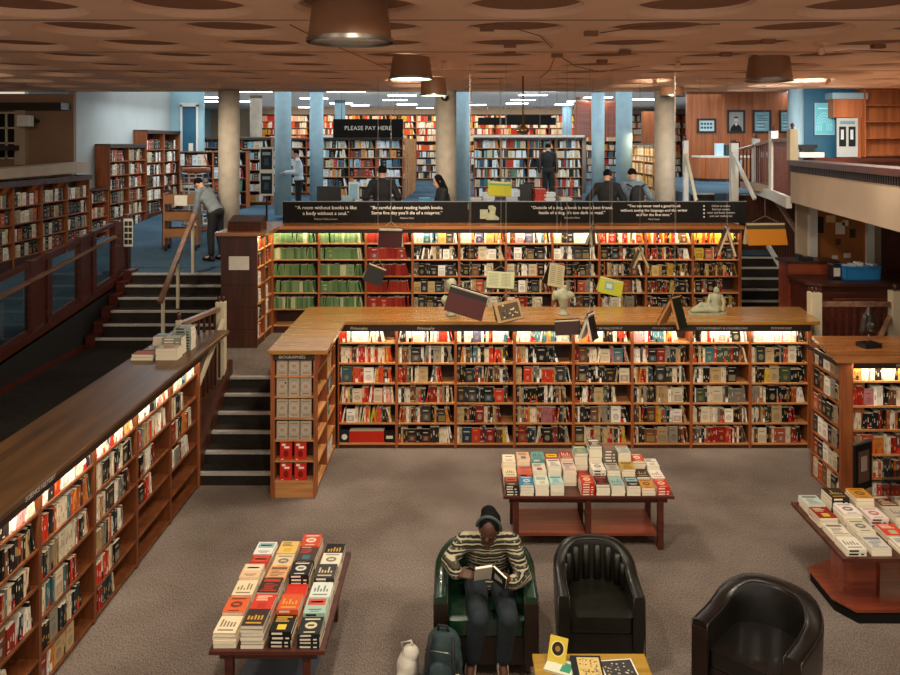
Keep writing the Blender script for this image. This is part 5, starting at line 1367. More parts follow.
drum_lamp(672, 86, 14.3, 26, .16, 'small brown drum lamp at the head of the right tan column', 0)
for i, (x, y) in enumerate(((-2.0, 3.65), (1.73, 3.65), (4.23, 3.65), (-4.5, 3.65))):
    e = drum_lamp(CX + x * F / y, 0, y, 84 * 5.93 / y * 1.0, .10, 'lit drum lamp in the near ceiling above the reading area', 55)
def panel(px, py, wpx, k):
    Y = 800 * (5.65 - 0.02 - H) / (HY - py); x = (px - CX) * Y / F; w = wpx * Y / F
    e = empty('ceiling_light', (x, Y, 5.60), 0, None, 'ceiling light', 'white light panels in the rear ceiling')
    MB().box(-w / 2 - .03, w / 2 + .03, -.18, .18, .02, .05).build('frame', 'paint_white', e)
    MB().box(-w / 2, w / 2, -.15, .15, 0, .02).build('diffuser', 'panel_lit', e)
    e['label'] = '%s white light panel in the grey rear ceiling' % k
PL = [(150, 92, 50), (200, 97, 36), (205, 101, 30), (252, 91, 38), (346, 91, 38), (247, 101, 19), (314, 98, 27), (341, 103, 22), (360, 105, 18), (402, 95, 28), (395, 99.5, 24), (407, 104, 20), (308, 107, 18), (425, 107.5, 16), (452, 90.5, 12),
      (476, 104.5, 20), (541, 90.5, 36), (533, 94.5, 28), (523, 99.5, 24), (517, 103, 22), (564, 104, 18), (577, 101, 20), (598, 97, 28), (636, 90, 38), (644, 99, 28), (610, 105, 14), (690, 95, 32), (716, 97.5, 32), (745, 99, 28), (775, 96.5, 30), (808, 91, 38), (870, 85, 46), (840, 98, 36)]
for k, p in enumerate(PL):
    ph = 'row nearest the brown ceiling' if p[1] < 93 else ('middle rows' if p[1] < 100 else 'deepest rows')
    panel(p[0], p[1], p[2], 'bright %s, %s across the view, ' % (ph, ORD[k + 1]))
for o in COL.objects:
    if o.name.startswith('ceiling_light') and o.get('label'):
        px, py = proj(o.location); same = sorted([proj(q.location)[0] for q in COL.objects if q.name.startswith('ceiling_light') and q.parent is None and q.get('row', 0) == o.get('row', 0)])
        o['label'] = '%s from the left of the white light panels in the rear ceiling' % ORD[1 + sum(1 for q in COL.objects if q.name.startswith('ceiling_light') and q.parent is None and proj(q.location)[0] < px - .01)]
# globe lamp on its rod
g = at(523, 130, 12)
e = empty('pendant_lamp', (g.x, 12, g.z), 0, 'dark bowl pendant on a long brass rod above the banner', 'pendant lamp')
MB().tube([(0, 0, .1), (0, 0, ZC - g.z)], .012, 8).build('rod', 'brass', e)
MB().lathe([(.01, -.07), (.06, -.06), (.10, -.02), (.105, .0)], (0, 0, 0), 20).build('bowl', 'glass_lamp', e); MB().lathe([(.11, 0), (.11, .012), (.05, .05), (.02, .1)], (0, 0, 0), 20).build('cap', 'brass', e)
g = at(444.5, 97, 15.1)
e = empty('dome_camera', (g.x, 15.16, g.z), 0, 'round black and white security camera at the central column top', 'camera')
MB().lathe([(.07, 0), (.07, .05), (.05, .07)], (0, 0, 0), 16, M=Matrix.Rotation(PI / 2, 4, 'X')).build('housing', 'black_metal', e); MB().lathe([(.035, .07), (.03, .08)], (0, 0, 0), 14, M=Matrix.Rotation(PI / 2, 4, 'X')).build('lens', 'paper', e)
e = empty('wall_speaker', (-8.66, 15.9, 4.38), 0, 'small white box on the brown recess wall', 'speaker')
MB().box(-.12, .12, -.1, .1, 0, .22).build('case', 'paint_white', e, bevel=.01); MB().box(-.02, .02, .1, .5, .08, .14).build('bracket', 'wood_fascia', e)
e = empty('ceiling_cable', (0, 0, 0), 0, 'thin cables and clips stapled across the coffered ceiling', 'cable')
def cable(pts, Yf): return MB().tube([(at(px, py, 1).x * (Yf(py)), Yf(py), ZC - .015) for px, py in pts], .005, 5)
yc = lambda py: F * (ZC - .015 - H) / (HY - py)
for pts in ([(290, 25), (320, 40), (350, 52), (372, 62), (395, 72)], [(600, 33), (640, 27), (680, 25), (720, 24)], [(555, 55), (550, 70), (540, 78)], [(558, 55), (575, 66), (600, 72), (640, 66)], [(470, 26), (500, 24), (540, 36), (552, 48)], [(800, 55), (850, 50), (899, 52)]):
    cable(pts, yc).build('cable', 'coffer_paint', e)
for px, py in ((487, 28), (510, 45), (591, 33), (557, 55), (768, 41), (726, 54), (878, 46), (625, 52), (510, 53), (602, 61)):
    p = Vector((at(px, py, 1).x * yc(py), yc(py), ZC - .03)); MB().box(p.x - .06, p.x + .06, p.y - .04, p.y + .04, p.z - .01, p.z + .03).build('fixing', 'coffer_paint', e)

# ---------------------------------------------------------------- hanging open books
def hung(px, py, Y, wpx, hpx, roll, yaw, half, oc, ic, label, kind='cover', strip=None, deco=None):
    s = Y / F; w, L = wpx * s, hpx * s
    p = at(px, py, Y); p.z += L * .5
    e = empty('hanging_book', p, 0, label, 'book', 'open books hung on wires')
    Mx = Matrix.Rotation(math.radians(roll), 4, 'Y') @ RZ(math.radians(yaw))
    m = MB(); pg = MB(); a = math.radians(half)
    for sgn in (-1, 1):
        B = Mx @ Matrix.Rotation(sgn * a, 4, 'X')
        o0, o1 = (0, .006) if sgn > 0 else (-.006, 0)
        cs = lin(oc)
        m.box(-w / 2, w / 2, o0, o1, -L, 0, col=cs, M=B)
        if strip: m.box(-w / 2 - .001, w / 2 + .001, o0 - .001, o1 + .001, -L * strip[1], 0.001, col=lin(strip[0]), M=B)
        i0, i1 = ((-.03, 0) if sgn > 0 else (0, .03)) if kind == 'cover' else ((.006, .03) if sgn > 0 else (-.03, -.006))
        pg.box(-w / 2 + .006, w / 2 - .006, i0, i1, -L + .006, -.006, col=lin(ic), M=B)
        if kind == 'page' and sgn < 0:
            r = random.Random(int(px)); yq = -.0306
            if deco == 'text':
                for c in range(2):
                    for k in range(9):
                        x0 = -w * .42 + c * w * .44; z = -L * (.12 + .085 * k)
                        pg.quad((x0, yq, z - L * .035), (x0 + w * r.uniform(.3, .38), yq, z - L * .035), (x0 + w * .36, yq, z), (x0, yq, z), 0, lin('7c7a60'), B)
            else:
                pg.quad((-w * .36, yq, -L * .88), (w * .4, yq, -L * .88), (w * .4, yq, -L * .12), (-w * .36, yq, -L * .12), 0, lin('4a3a28'), B)
                for k in range(16):
                    x, z = w * r.uniform(-.32, .3), -L * r.uniform(.2, .8); q = w * .06
                    pg.quad((x, yq - .0006 - k * .00003, z), (x + q, yq - .0006 - k * .00003, z + q * .3), (x + q * .7, yq - .0006 - k * .00003, z + q), (x - q * .3, yq - .0006 - k * .00003, z + q * .6), 0, lin(r.choice(['b8a070', '1c1610', '7c5a38', 'c8b890'])), B)
        if kind == 'cover' and deco == 'patch' and sgn < 0:
            m.quad((-w * .25, -.0066, -L * .72), (w * .12, -.0066, -L * .72), (w * .12, -.0066, -L * .22), (-w * .25, -.0066, -L * .22), 0, lin('7c9a9c'), B)
            m.quad((-w * .18, -.007, -L * .62), (w * .05, -.007, -L * .62), (w * .05, -.007, -L * .34), (-w * .18, -.007, -L * .34), 0, lin('b8c4a8'), B)
    m.build('cover', 'book', e); pg.build('page_block', 'book', e)
    yoke = .10
    k = MB()
    l, r_ = Mx @ Vector((-w * .35, 0, 0)), Mx @ Vector((w * .35, 0, 0))
    k.tube([l, (0, 0, yoke), r_], .004, 5, close=False); k.tube([(0, 0, yoke), (0, 0, ZC - p.z)], .0028, 5, close=False)
    k.build('wire', 'wire', e)
hung(378, 275, 12, 19, 19, 24, 12, 22, '17140f', 'c8b088', 'black hanging book before the green and red volumes')
hung(391, 238, 12.4, 24, 20, 0, -8, 16, '38120e', 'd0c4ac', 'maroon hanging book just under the banner', strip=('241410', .3))
hung(470, 303, 10.2, 39, 27, 17, 0, 20, '40110d', 'c8b8a0', 'largest hanging book, maroon with a black spine strip', strip=('17110f', .3))
hung(506, 312, 10.2, 27, 20, -12, 6, 24, '5a4630', '9a7c50', 'hanging book opened on an ochre illustration', 'page', deco='pic')
hung(501, 281, 12, 28, 17, 2, -6, 26, '6a6a50', 'a8a880', 'hanging book opened on greenish pages of text, above the illustration', 'page', deco='text')
hung(557, 276, 11.6, 17, 23, 14, 16, 18, '2a241c', 'b0a480', 'narrow hanging book showing text over the torso sculpture', 'page', deco='text')
hung(567, 327, 10.0, 25, 16, -6, -14, 24, '2c110d', 'c0b090', 'dark red hanging book before the island shelves')
hung(590, 326, 9.75, 18, 27, 4, 62, 16, '14110f', 'c8c0b0', 'black hanging book turned edge-on before the island shelves')
hung(612, 287, 12, 24, 16, 14, 0, 20, 'b0b028', 'd8cca8', 'yellow green hanging book with a small blue picture', deco='patch')
hung(640, 258, 12.2, 20, 21, 0, 84, 24, '3c3826', 'b0a078', 'olive hanging book seen end-on like a tent')
hung(593, 236, 12.4, 17, 19, 8, 70, 12, '20261e', '8a866c', 'small dark green hanging book before the top shelf')
hung(675, 312, 10.2, 20, 33, 6, 52, 22, '1c2018', 'b07848', 'dark green hanging book tented beside the reclining figure')
hung(727, 241, 12.2, 24, 30, 2, 76, 18, '241e18', 'b8a888', 'dark hanging book tented in front of the last rear bay')
hung(765, 234, 12, 40, 23, 0, 5, 18, 'b4701e', 'c8b48c', 'orange hanging book with olive spine beside the right stairs', strip=('3c3826', .3))
hung(500, 189, 12.4, 23, 15, 3, 4, 20, '8e8814', 'c8b488', 'yellow hanging book with a green spine strip above the banner', strip=('5a7a3c', .3))
e = empty('hanging_wire', (0, 0, 0), 0, 'thin bare wires hanging from the coffered ceiling', 'wire')
for px, py in ((471, 240), (540, 200), (575, 210), (610, 226), (640, 235), (676, 236), (700, 160)):
    q = at(px, py, 12.1); MB().tube([(q.x, 12.1, q.z), (q.x, 12.1, ZC)], .0028, 5).build('wire', 'wire', e)

# ---------------------------------------------------------------- sculptures
e = empty('portrait_bust', (-.13, 10.9, 1.70), .1, 'greenish stone portrait bust on the island worktop', 'sculpture')
MB().lathe([(.075, 0), (.075, .02), (.06, .03), (.05, .06), (.045, .10)], (0, 0, 0), 20).build('pedestal', 'stone_green', e)
m = MB().ell((0, .01, .17), (.09, .07, .10)).ell((-.075, .01, .21), (.07, .055, .06)).ell((.075, .01, .21), (.07, .055, .06)).capsule((0, 0, .22), (0, -.01, .33), .05, .042).ell((0, -.015, .40), (.068, .08, .095)).ell((0, -.09, .39), (.014, .02, .025)).ell((0, .01, .44), (.074, .08, .065)).ell((-.068, 0, .39), (.012, .02, .03)).ell((.068, 0, .39), (.012, .02, .03))
remesh(m, 'bust', 'stone_green', e, .008, 3)
e = empty('torso_sculpture', (1.40, 10.95, 1.70), -.2, 'greenish stone torso fragment on a stem, on the island worktop', 'sculpture')
MB().lathe([(.07, 0), (.07, .02), (.045, .03), (.035, .08), (.04, .12)], (0, 0, 0), 20).build('pedestal', 'stone_green', e)
m = MB().capsule((0, 0, .12), (0, 0, .24), .05, .085).ell((-.05, -.01, .27), (.09, .07, .07)).ell((.07, 0, .27), (.09, .065, .06)).capsule((-.11, 0, .29), (-.13, -.01, .22), .04, .03).ell((0, .0, .32), (.06, .05, .05)).capsule((.02, 0, .33), (.03, 0, .38), .035, .03)
remesh(m, 'torso', 'stone_green', e, .008, 3)
e = empty('reclining_sculpture', (3.39, 11.0, 1.70), 0, 'pale stone reclining nude figure on the island worktop', 'sculpture')
MB().prism([(.27 * math.cos(a), .11 * math.sin(a)) for a in [2 * PI * i / 24 for i in range(24)]], 0, .03).build('plinth', 'stone_green', e)
m = MB().ell((.10, .02, .08), (.10, .08, .06)).capsule((.10, .02, .09), (.12, .02, .22), .065, .07).ell((.12, .02, .24), (.085, .05, .045)).capsule((.04, .02, .25), (.0, -.03, .16), .026, .022).capsule((0, -.03, .16), (.04, -.06, .10), .022, .018).capsule((.20, .02, .24), (.22, -.01, .14), .026, .022).capsule((.22, -.01, .14), (.20, -.03, .05), .022, .018).capsule((.10, 0, .07), (-.08, -.01, .13), .05, .04).capsule((-.08, -.01, .13), (-.23, -.02, .05), .036, .022).capsule((.10, -.05, .06), (-.06, -.06, .07), .05, .038).capsule((-.06, -.06, .07), (-.22, -.06, .045), .034, .02).capsule((.12, .02, .27), (.12, .02, .29), .03, .03).ell((.125, .01, .32), (.042, .05, .052))
remesh(m, 'figure', 'stone_green', e, .008, 3)
e = empty('head_sculpture', (4.80, 9.42, 1.65), .2, 'dark bronze veiled head on a rod and black block', 'sculpture')
MB().box(-.11, .11, -.09, .09, 0, .05).build('block', 'black_metal', e, bevel=.004); MB().tube([(0, 0, .05), (0, 0, .17)], .008, 8).build('rod', 'steel', e)
m = MB().ell((0, 0, .25), (.09, .08, .10)).ell((0, 0, .33), (.07, .065, .09)).capsule((0, 0, .38), (.005, 0, .46), .05, .02).capsule((-.06, -.02, .36), (-.085, -.01, .2), .03, .04).capsule((.06, -.02, .36), (.085, -.01, .2), .03, .04).ell((0, -.08, .27), (.016, .02, .03)).ell((0, -.06, .2), (.05, .03, .03))
remesh(m, 'head', 'bronze_dark', e, .009, 2)
# wire sculpture/placard on the rear arm
e = empty('box_tray', (-3.42, 12.65, ZM + H_R + .06), 0, 'dark display tray standing on the rear arm worktop', 'display tray')
m = MB(); m.add([(-.22, -.2, 0), (.3, -.2, 0), (.3, .2, 0), (-.22, .2, 0), (-.22, -.14, .14), (.3, -.14, .14), (.3, .14, .22), (-.22, .14, .22)], [(3, 2, 1, 0), (4, 5, 6, 7), (0, 1, 5, 4), (1, 2, 6, 5), (2, 3, 7, 6), (3, 0, 4, 7)]); m.build('tray', 'wood_dark', e)
MB().box(-.2, .28, -.155, -.15, .02, .12).build('front_panel', 'wood_fascia', e)
# placards on the table
for (x, y, z, w, h, lab) in ((3.62, 6.85, .70, .003, .28, 'clear upright sign holder standing among the pedestal table books'),):
    e = empty('sign_holder', (4.02, 7.45, .70), 0, lab, 'sign holder'); MB().box(-.1, .1, 0, .003, .06, .30).build('sheet', 'glass_pane', e); MB().box(-.012, .012, -.01, .01, -.08, .06).build('stem', 'steel', e)
e = empty('standing_placard', (4.36, 8.66, 0), .5, 'dark framed poster leaning against the right bookcase', 'placard')
MB().box(-.14, .14, 0, .03, .30, .80).build('board', 'black_board', e); MB().box(-.15, .15, -.008, .035, .80, .82).build('top_edge', 'steel', e); MB().lathe([(.1, 0), (.1, .02), (.015, .03), (.015, .30)], (0, .015, 0), 14).build('stand', 'black_metal', e)
MB().box(-.09, .09, -.004, 0, .38, .72, col=lin('5a4034')).box(-.05, .05, -.006, -.004, .50, .66, col=lin('a89080')).build('picture', 'book', e)

# ---------------------------------------------------------------- things on the landing and upstairs
e = empty('book_trolley', (-5.5, 15.8, ramp_z(15.8)), .15, 'brown book trolley with white notice at the stair head', 'trolley')
for z in (.25, .58, .9): MB().box(-.3, .3, -.2, .2, z, z + .02).box(-.3, .3, -.2, -.185, z, z + .18).box(-.3, .3, .185, .2, z, z + .18).build('shelf', 'cart_brown', e)
for x in (-.31, .31): MB().box(x - .015, x + .015, -.21, .21, .1, 1.12).build('side', 'cart_brown', e)
for x in (-.28, .28):
    for y in (-.17, .17): MB().lathe([(.05, -.015), (.05, .015)], (0, 0, 0), 14, M=T(x, y, .05) @ Matrix.Rotation(PI / 2, 4, 'Y')).build('wheel', 'black_metal', e)
MB().box(-.11, .13, -.222, -.212, .88, 1.08).build('notice', 'paper', e)
e = empty('pinned_sheet', (-5.72, 13.75, 2.27), 0, 'white sheet with small dark pictures hung on the balustrade post', 'notice')
m = MB().box(-.08, .08, 0, .004, 0, .48, col=lin('c8c4b8'))
for i in range(2):
    for j in range(4): m.box(-.065 + .07 * i, -.005 + .07 * i, -.002, 0, .04 + .105 * j, .12 + .105 * j, col=lin('2c2a28'))
m.build('sheet', 'book', e); MB().tube([(0, .002, .48), (-.02, .002, .56)], .003, 5).build('string', 'wire', e)
e = empty('magazine_rack', (-5.95, 18.0, ramp_z(18)), 0, 'tall rounded magazine rack of face-out covers behind the trolley', 'rack')
MB().lathe([(.28, 0), (.28, .05), (.06, .06), (.06, 1.28), (.30, 1.29), (.30, 1.40)], (0, 0, 0), 20).build('stand', 'wood_case', e)
for t in range(4):
    MB().lathe([(.27, .12 + .30 * t), (.33, .12 + .30 * t), (.33, .15 + .30 * t), (.27, .15 + .30 * t)], (0, 0, 0), 20).build('tier', 'steel', e)
for t in range(4):
    for k in range(5):
        a = -PI / 2 + (k - 2) * .52
        Mx = T(-5.95 + .29 * math.cos(a), 18 + .29 * math.sin(a), ramp_z(18) + .152 + .30 * t) @ RZ(a + PI / 2)
        c = lin(R.choice(['b8c8d0', 'd8dcdc', '8aa0ac', '3a4a56', 'c8b8a8', '2a2e34']))
        m = MB().box(-.085, .085, 0, .006, 0, .22, cols=[c] * 6); m.quad((-.06, -.001, .15), (.06, -.001, .15), (.06, -.001, .2), (-.06, -.001, .2), 0, lin('1c2428')); m.quad((-.05, -.001, .03), (.05, -.001, .03), (.05, -.001, .12), (-.05, -.001, .12), 0, lin(R.choice(['5a6a74', 'a89888', '8a3a30'])))
        o = m.build('magazine', 'book'); o.matrix_world = Mx
        tag(o, '%s magazine from the left on the %s tier of the rack' % (ORD[k + 1], ['lowest', 'second', 'third', 'top'][t]), 'magazine', 'magazines on the rounded rack')
a, b = at(262, 195, 17.3), at(275.5, 147, 17.3)
e = empty('poster_stand', ((a.x + b.x) / 2, 17.1, ramp_z(17.1)), 0, 'white poster stand holding two dark posters between the columns', 'poster stand'); w = b.x - a.x
z0, z1 = a.z - ramp_z(17.1), b.z - ramp_z(17.1)
MB().box(-w / 2, w / 2, 0, .03, z0, z1).build('frame', 'paint_white', e); MB().box(-w / 2, w / 2, -.1, .15, 0, .03).box(-.02, .02, 0, .03, .03, z0).build('foot', 'black_metal', e)
for k in range(2):
    m = MB(); art_dark(m, -w * .42, w * .42, z0 + .04 + k * (z1 - z0) * .5, z0 + (z1 - z0) * (.46 + .5 * k)); m.build('poster', 'book', e)
e = empty('cash_desk', (.7, 16.05, ZL), 0, 'long cash desk behind the quotation banner', 'desk')
MB().box(-3.4, 2.0, -.35, .35, 0, .92).build('body', 'wood_dark', e); MB().box(-3.45, 2.05, -.4, .4, .92, .96).build('desk_top', 'paint_white', e)
def screen(px0, px1, py, Y, lab):
    x0, x1 = (px0 - CX) * Y / F, (px1 - CX) * Y / F; zt = at(0, py, Y).z; zb = ZL + .96
    e = empty('till_screen', ((x0 + x1) / 2, Y, zb), 0, lab, 'screen'); w = x1 - x0
    MB().box(-w / 2, w / 2, -.02, .03, zt - zb - .34, zt - zb).build('display', 'plastic_dark', e, bevel=.01); MB().box(-.04, .04, .0, .03, .02, zt - zb - .3).build('stem', 'plastic_dark', e); MB().box(-.12, .12, -.1, .1, 0, .02).build('foot', 'plastic_dark', e)
screen(317, 341, 186, 15.75, 'broad black till screen beneath the pay sign case')
screen(520, 532, 184, 15.9, 'small black till screen beside the yellow hanging book')
Ys = 15.8
for k, (px, n, c, nm) in enumerate(((348, 6, '9ab4c0', 'pale blue'), (362, 4, 'c8c8c4', 'grey'), (425, 5, '4a90b4', 'blue'), (476, 5, 'b8bcbc', 'grey'), (488, 8, 'c8ccd0', 'pale grey'), (512, 6, 'b0b8bc', 'grey'), (540, 10, 'b83c34', 'red'), (549, 8, 'c8d0d4', 'white'), (565, 5, 'b4b4b0', 'grey'))):
    x = (px - CX) * Ys / F
    for q in range(n):
        o = MB().box(-.11, .11, -.14, .14, 0, .034, cols=[jitter(lin(c))] * 6).build('leaflet_bundle', 'book', None, (x + R.uniform(-.01, .01), Ys, ZL + .96 + .036 * q), R.uniform(-.1, .1))
        tag(o, '%s leaflet bundle, %s up in the %s pile along the cash desk' % (nm, ORD[q + 1], ORD[k + 1]), 'leaflets', 'leaflet bundles on the cash desk')
for k, (px, c, nm) in enumerate(((530, '1c1a1c', 'black'), (353, 'c8d8e0', 'white'))):
    a = at(px, 203, 15.85)
    e = empty('counter_stand', (a.x, 15.95, ZL + .96), 0, '%s upright leaflet stand on the cash desk' % nm, 'leaflet stand')
    MB().box(-.1, .1, 0, .08, 0, .48, col=lin(c)).build('holder', 'book', e); MB().box(-.08, .08, -.006, 0, .12, .44, col=lin(['6a4a3c', '8ab0c4'][k])).build('leaflet', 'book', e)
# aisle shelving units left of the upstairs case
e = empty('aisle_rack', (-.1, 20.9, ZU), 0, 'grey wire rack of cards beside the blue columns', 'rack')
for x in (-.3, .3): MB().box(x - .015, x + .015, 0, .3, 0, 1.45).build('upright', 'column_blue', e)
for z in (.1, .4, .7, 1.0, 1.3): MB().box(-.3, .3, 0, .3, z, z + .02).build('shelf', 'steel', e)
for i in range(5):
    for j in range(5):
        o = MB().box(-.045, .045, 0, .01, 0, .17, cols=[jitter(lin(R.choice(['c8d4d8', '5a6a74', '2a2c30', 'b87a6a', '8aa8b4'])))] * 6).build('card', 'book', None, (-.1 - .22 + .11 * j, 20.93, ZU + .121 + .3 * i))
        tag(o, 'greeting card, %s along the %s wire shelf' % (ORD[j + 1], ['lowest', 'second', 'middle', 'fourth', 'top'][i]), 'card', 'cards on the wire rack')
e = empty('wall_cupboard', (3.95, 27.6, ZU + 1.95), 0, 'dark wooden tall cupboard doors above the golden bays', 'cupboard')
MB().box(0, 1.6, 0, .3, 0, 1.25).build('carcass', 'wood_panel', e)
for k in range(3): MB().box(.05 + .52 * k, .5 + .52 * k, -.02, 0, .05, 1.2).build('door', 'wood_red', e)
# ---------------------------------------------------------------- people
def hand(mb, wrist, d, up, curl=.5, s=1.0, side=1):
    "palm plus five fingers; d = pointing direction, up = back of the hand, side = which side the thumb leaves"
    d = Vector(d).normalized(); up = Vector(up); up = (up - d * up.dot(d)).normalized(); lat = d.cross(up).normalized() * side
    w = Vector(wrist); s *= 1.0
    for k in range(4): mb.capsule(w + lat * (.024 - .016 * k) * s * .8, w + d * .075 * s + lat * (.030 - .020 * k) * s, .013 * s, .012 * s, 8)
    for k, ln in enumerate((.070, .080, .074, .058)):
        a = w + d * .08 * s + lat * (.030 - .020 * k) * s
        ang = curl * .9
        b = a + (d * math.cos(ang * .6) - up * math.sin(ang * .6)) * ln * .45 * s
        c = b + (d * math.cos(ang * 1.5) - up * math.sin(ang * 1.5)) * ln * .33 * s
        e2 = c + (d * math.cos(ang * 2.3) - up * math.sin(ang * 2.3)) * ln * .25 * s
        mb.capsule(a, b, .0092 * s, .0088 * s, 8); mb.capsule(b, c, .0088 * s, .0080 * s, 8); mb.capsule(c, e2, .0080 * s, .0070 * s, 8)
    a = w + d * .022 * s + lat * .026 * s
    b = a + (d * .6 + lat * .75 - up * .25).normalized() * .042 * s
    mb.capsule(a, b, .012 * s, .0105 * s, 8); mb.capsule(b, b + (d * .92 + lat * .2 - up * .35).normalized() * .034 * s, .0100 * s, .0085 * s, 8)
def person(loc, rz, J, look, label, cat='person', vox=.012, s=1.0, name='person'):
    """J: joints in the figure's own frame (facing -Y). look: materials. One continuous body under clothes that are its children."""
    root = None
    V = {k: (Vector(v) if not isinstance(v, (int, float)) else v) for k, v in J.items()}
    hd, nk, ch, pv = V['head'], V['neck'], V['chest'], V['pelvis']
    up = (hd - nk).normalized(); fw = Vector(J.get('face', (0, -1, 0))).normalized(); fw = (fw - up * fw.dot(up)).normalized(); lt = fw.cross(up).normalized()
    rot = Matrix((lt, -fw, up)).transposed()
    def hp(x, y, z): return hd + rot @ Vector((x, y, z))
    def hell(m, x, y, z, rx, ry, rz_): m.ell(hp(x, y, z), (rx, ry, rz_), rot)
    tilt = (nk - pv).normalized(); side = Vector((V['sh_r'] - V['sh_l'])).normalized(); fr = side.cross(tilt).normalized()
    trot = Matrix((side, fr, tilt)).transposed()
    def torso(m, g):
        m.ell(pv, (.165 + g, .115 + g, .12 + g), trot); m.ell(ch, (.17 + g, .115 + g, .20 + g), trot); m.ell((pv + ch) / 2, (.15 + g, .105 + g, .18 + g), trot)
        shc = (V['sh_l'] + V['sh_r']) / 2
        m.capsule(V['sh_l'], V['sh_r'], .062 + g, .062 + g); m.capsule(shc, nk, .075 + g, .056 + g * .6)
    b = MB(); torso(b, 0)
    b.capsule(nk - up * .03, hp(0, .01, -.06), .052, .050)
    hell(b, 0, 0, .02, .074, .092, .105); hell(b, 0, -.03, -.045, .058, .062, .07); hell(b, 0, -.098, -.008, .015, .018, .026); hell(b, 0, -.085, -.055, .026, .014, .012); hell(b, 0, -.075, -.098, .024, .02, .018)
    for x in (-1, 1): hell(b, x * .076, .01, -.005, .012, .022, .032)
    for q in 'lr':
        sh, el, wr = V['sh_' + q], V['el_' + q], V['wr_' + q]
        b.capsule(sh, el, .050, .040); b.capsule(el, wr, .041, .028)
        hdn = V.get('hd_' + q, (wr - el)); hand(b, wr, hdn, V.get('hu_' + q, Vector((0, 0, 1)) if abs(Vector(hdn).normalized().z) < .8 else Vector((0, -1, 0))), J.get('curl', .6), 1.0, -1 if q == 'l' else 1)
        hi, kn, an = V['hip_' + q], V['knee_' + q], V['ank_' + q]
        b.capsule(hi, kn, .082, .058); b.capsule(kn, an, .058, .038)
        b.capsule(an, V['toe_' + q], .038, .030)
    root = remesh(b, name, look['skin'], None, vox, 3)
    # features and hair
    f = MB()
    for x in (-1, 1): f.ell(hp(x * .031, -.083, .018), (.013, .007, .006), rot)
    f.build('eye', 'black_metal', root)
    f = MB().ell(hp(0, -.097, -.056), (.022, .006, .006), rot); f.build('mouth', look.get('lip', look['skin']), root)
    m = MB(); hell(m, 0, .022, .045, .088, .092, .092)
    hair = look.get('hairstyle', 'short')
    if hair == 'bun': hell(m, 0, .05, .06, .086, .08, .07); hell(m, .02, .09, .085, .066, .058, .052)
    if hair == 'long':
        hell(m, 0, .05, -.05, .085, .07, .13); hell(m, 0, .06, -.16, .085, .06, .13); m.capsule(hp(.07, -.02, .04), hp(.085, .0, -.2), .03, .03); m.capsule(hp(-.07, -.02, .04), hp(-.085, .0, -.2), .03, .03)
    remesh(m, 'hair', look.get('hair', 'hair_black'), root, .01, 2)
    if hair == 'bun':
        pts = [hp(.095 * math.cos(a), -.0 - .005 * math.sin(a), .02 + .122 * math.sin(a)) for a in [PI * i / 24 for i in range(25)]]
        MB().tube(pts, .013, 8).build('headband', 'headband', root)
    # clothes
    m = MB(); torso(m, .016)
    for q in 'lr':
        sh, el, wr = V['sh_' + q], V['el_' + q], V['wr_' + q]
        e2 = wr - (wr - el) * .10 if look.get('sleeve', 'long') == 'long' else None
        g = look.get('bulk', .018)
        m.capsule(sh, el, .054 + g, .046 + g)
        if e2 is not None: m.capsule(el, e2, .047 + g, .038 + g)
    if look.get('hem'): m.ell(pv + tilt * .02, (.185, .14, .13), trot)
    remesh(m, look.get('topname', 'shirt'), look['top'], root, vox, 3)
    m = MB(); m.ell(pv - tilt * .03, (.180, .135, .115), trot)
    for q in 'lr':
        hi, kn, an = V['hip_' + q], V['knee_' + q], V['ank_' + q]
        m.capsule(hi, kn, .098, .076); m.capsule(kn, an + (kn - an) * .16, .075, .062)
    remesh(m, 'trousers', look['legs'], root, vox, 3)
    for q in 'lr':
        an, to = V['ank_' + q], V['toe_' + q]
        m = MB(); lo = Vector((an.x, an.y, to.z)); m.capsule(an + Vector((0, 0, .0)), lo.lerp(to, .25), .046, .044); m.capsule(lo + (lo - to).normalized() * .03, to, .042, .038)
        remesh(m, 'shoe', look['shoes'], root, vox, 2)
    root.location = loc; root.rotation_euler.z = rz; root.scale = (s, s, s)
    return tag(root, label, 'person')
def standing(bend=0.0, el_l=None, wr_l=None, el_r=None, wr_r=None, head_fw=0.0, step=0.0):
    Rx = Matrix.Rotation(bend, 3, 'X'); o = Vector((0, 0, .95))
    u = lambda x, y, z: o + Rx @ (Vector((x, y, z)) - o)
    J = dict(pelvis=(0, 0, .96), chest=u(0, 0, 1.26), neck=u(0, .0, 1.48), head=u(0, -.03 - head_fw, 1.615), sh_l=u(-.175, .0, 1.42), sh_r=u(.175, .0, 1.42))
    J['el_l'] = u(*(el_l or (-.24, .03, 1.14))); J['wr_l'] = u(*(wr_l or (-.25, -.08, .90))); J['el_r'] = u(*(el_r or (.24, .03, 1.14))); J['wr_r'] = u(*(wr_r or (.25, -.08, .90)))
    for q, sx in (('l', -1), ('r', 1)):
        st = step * sx
        J['hip_' + q] = (sx * .085, 0, .92); J['knee_' + q] = (sx * .095, -.02 - st * .5, .50); J['ank_' + q] = (sx * .10, .03 - st, .085); J['toe_' + q] = (sx * .115, -.13 - st, .045)
    J['face'] = (0, -math.cos(bend * .7), -math.sin(bend * .7))
    return J
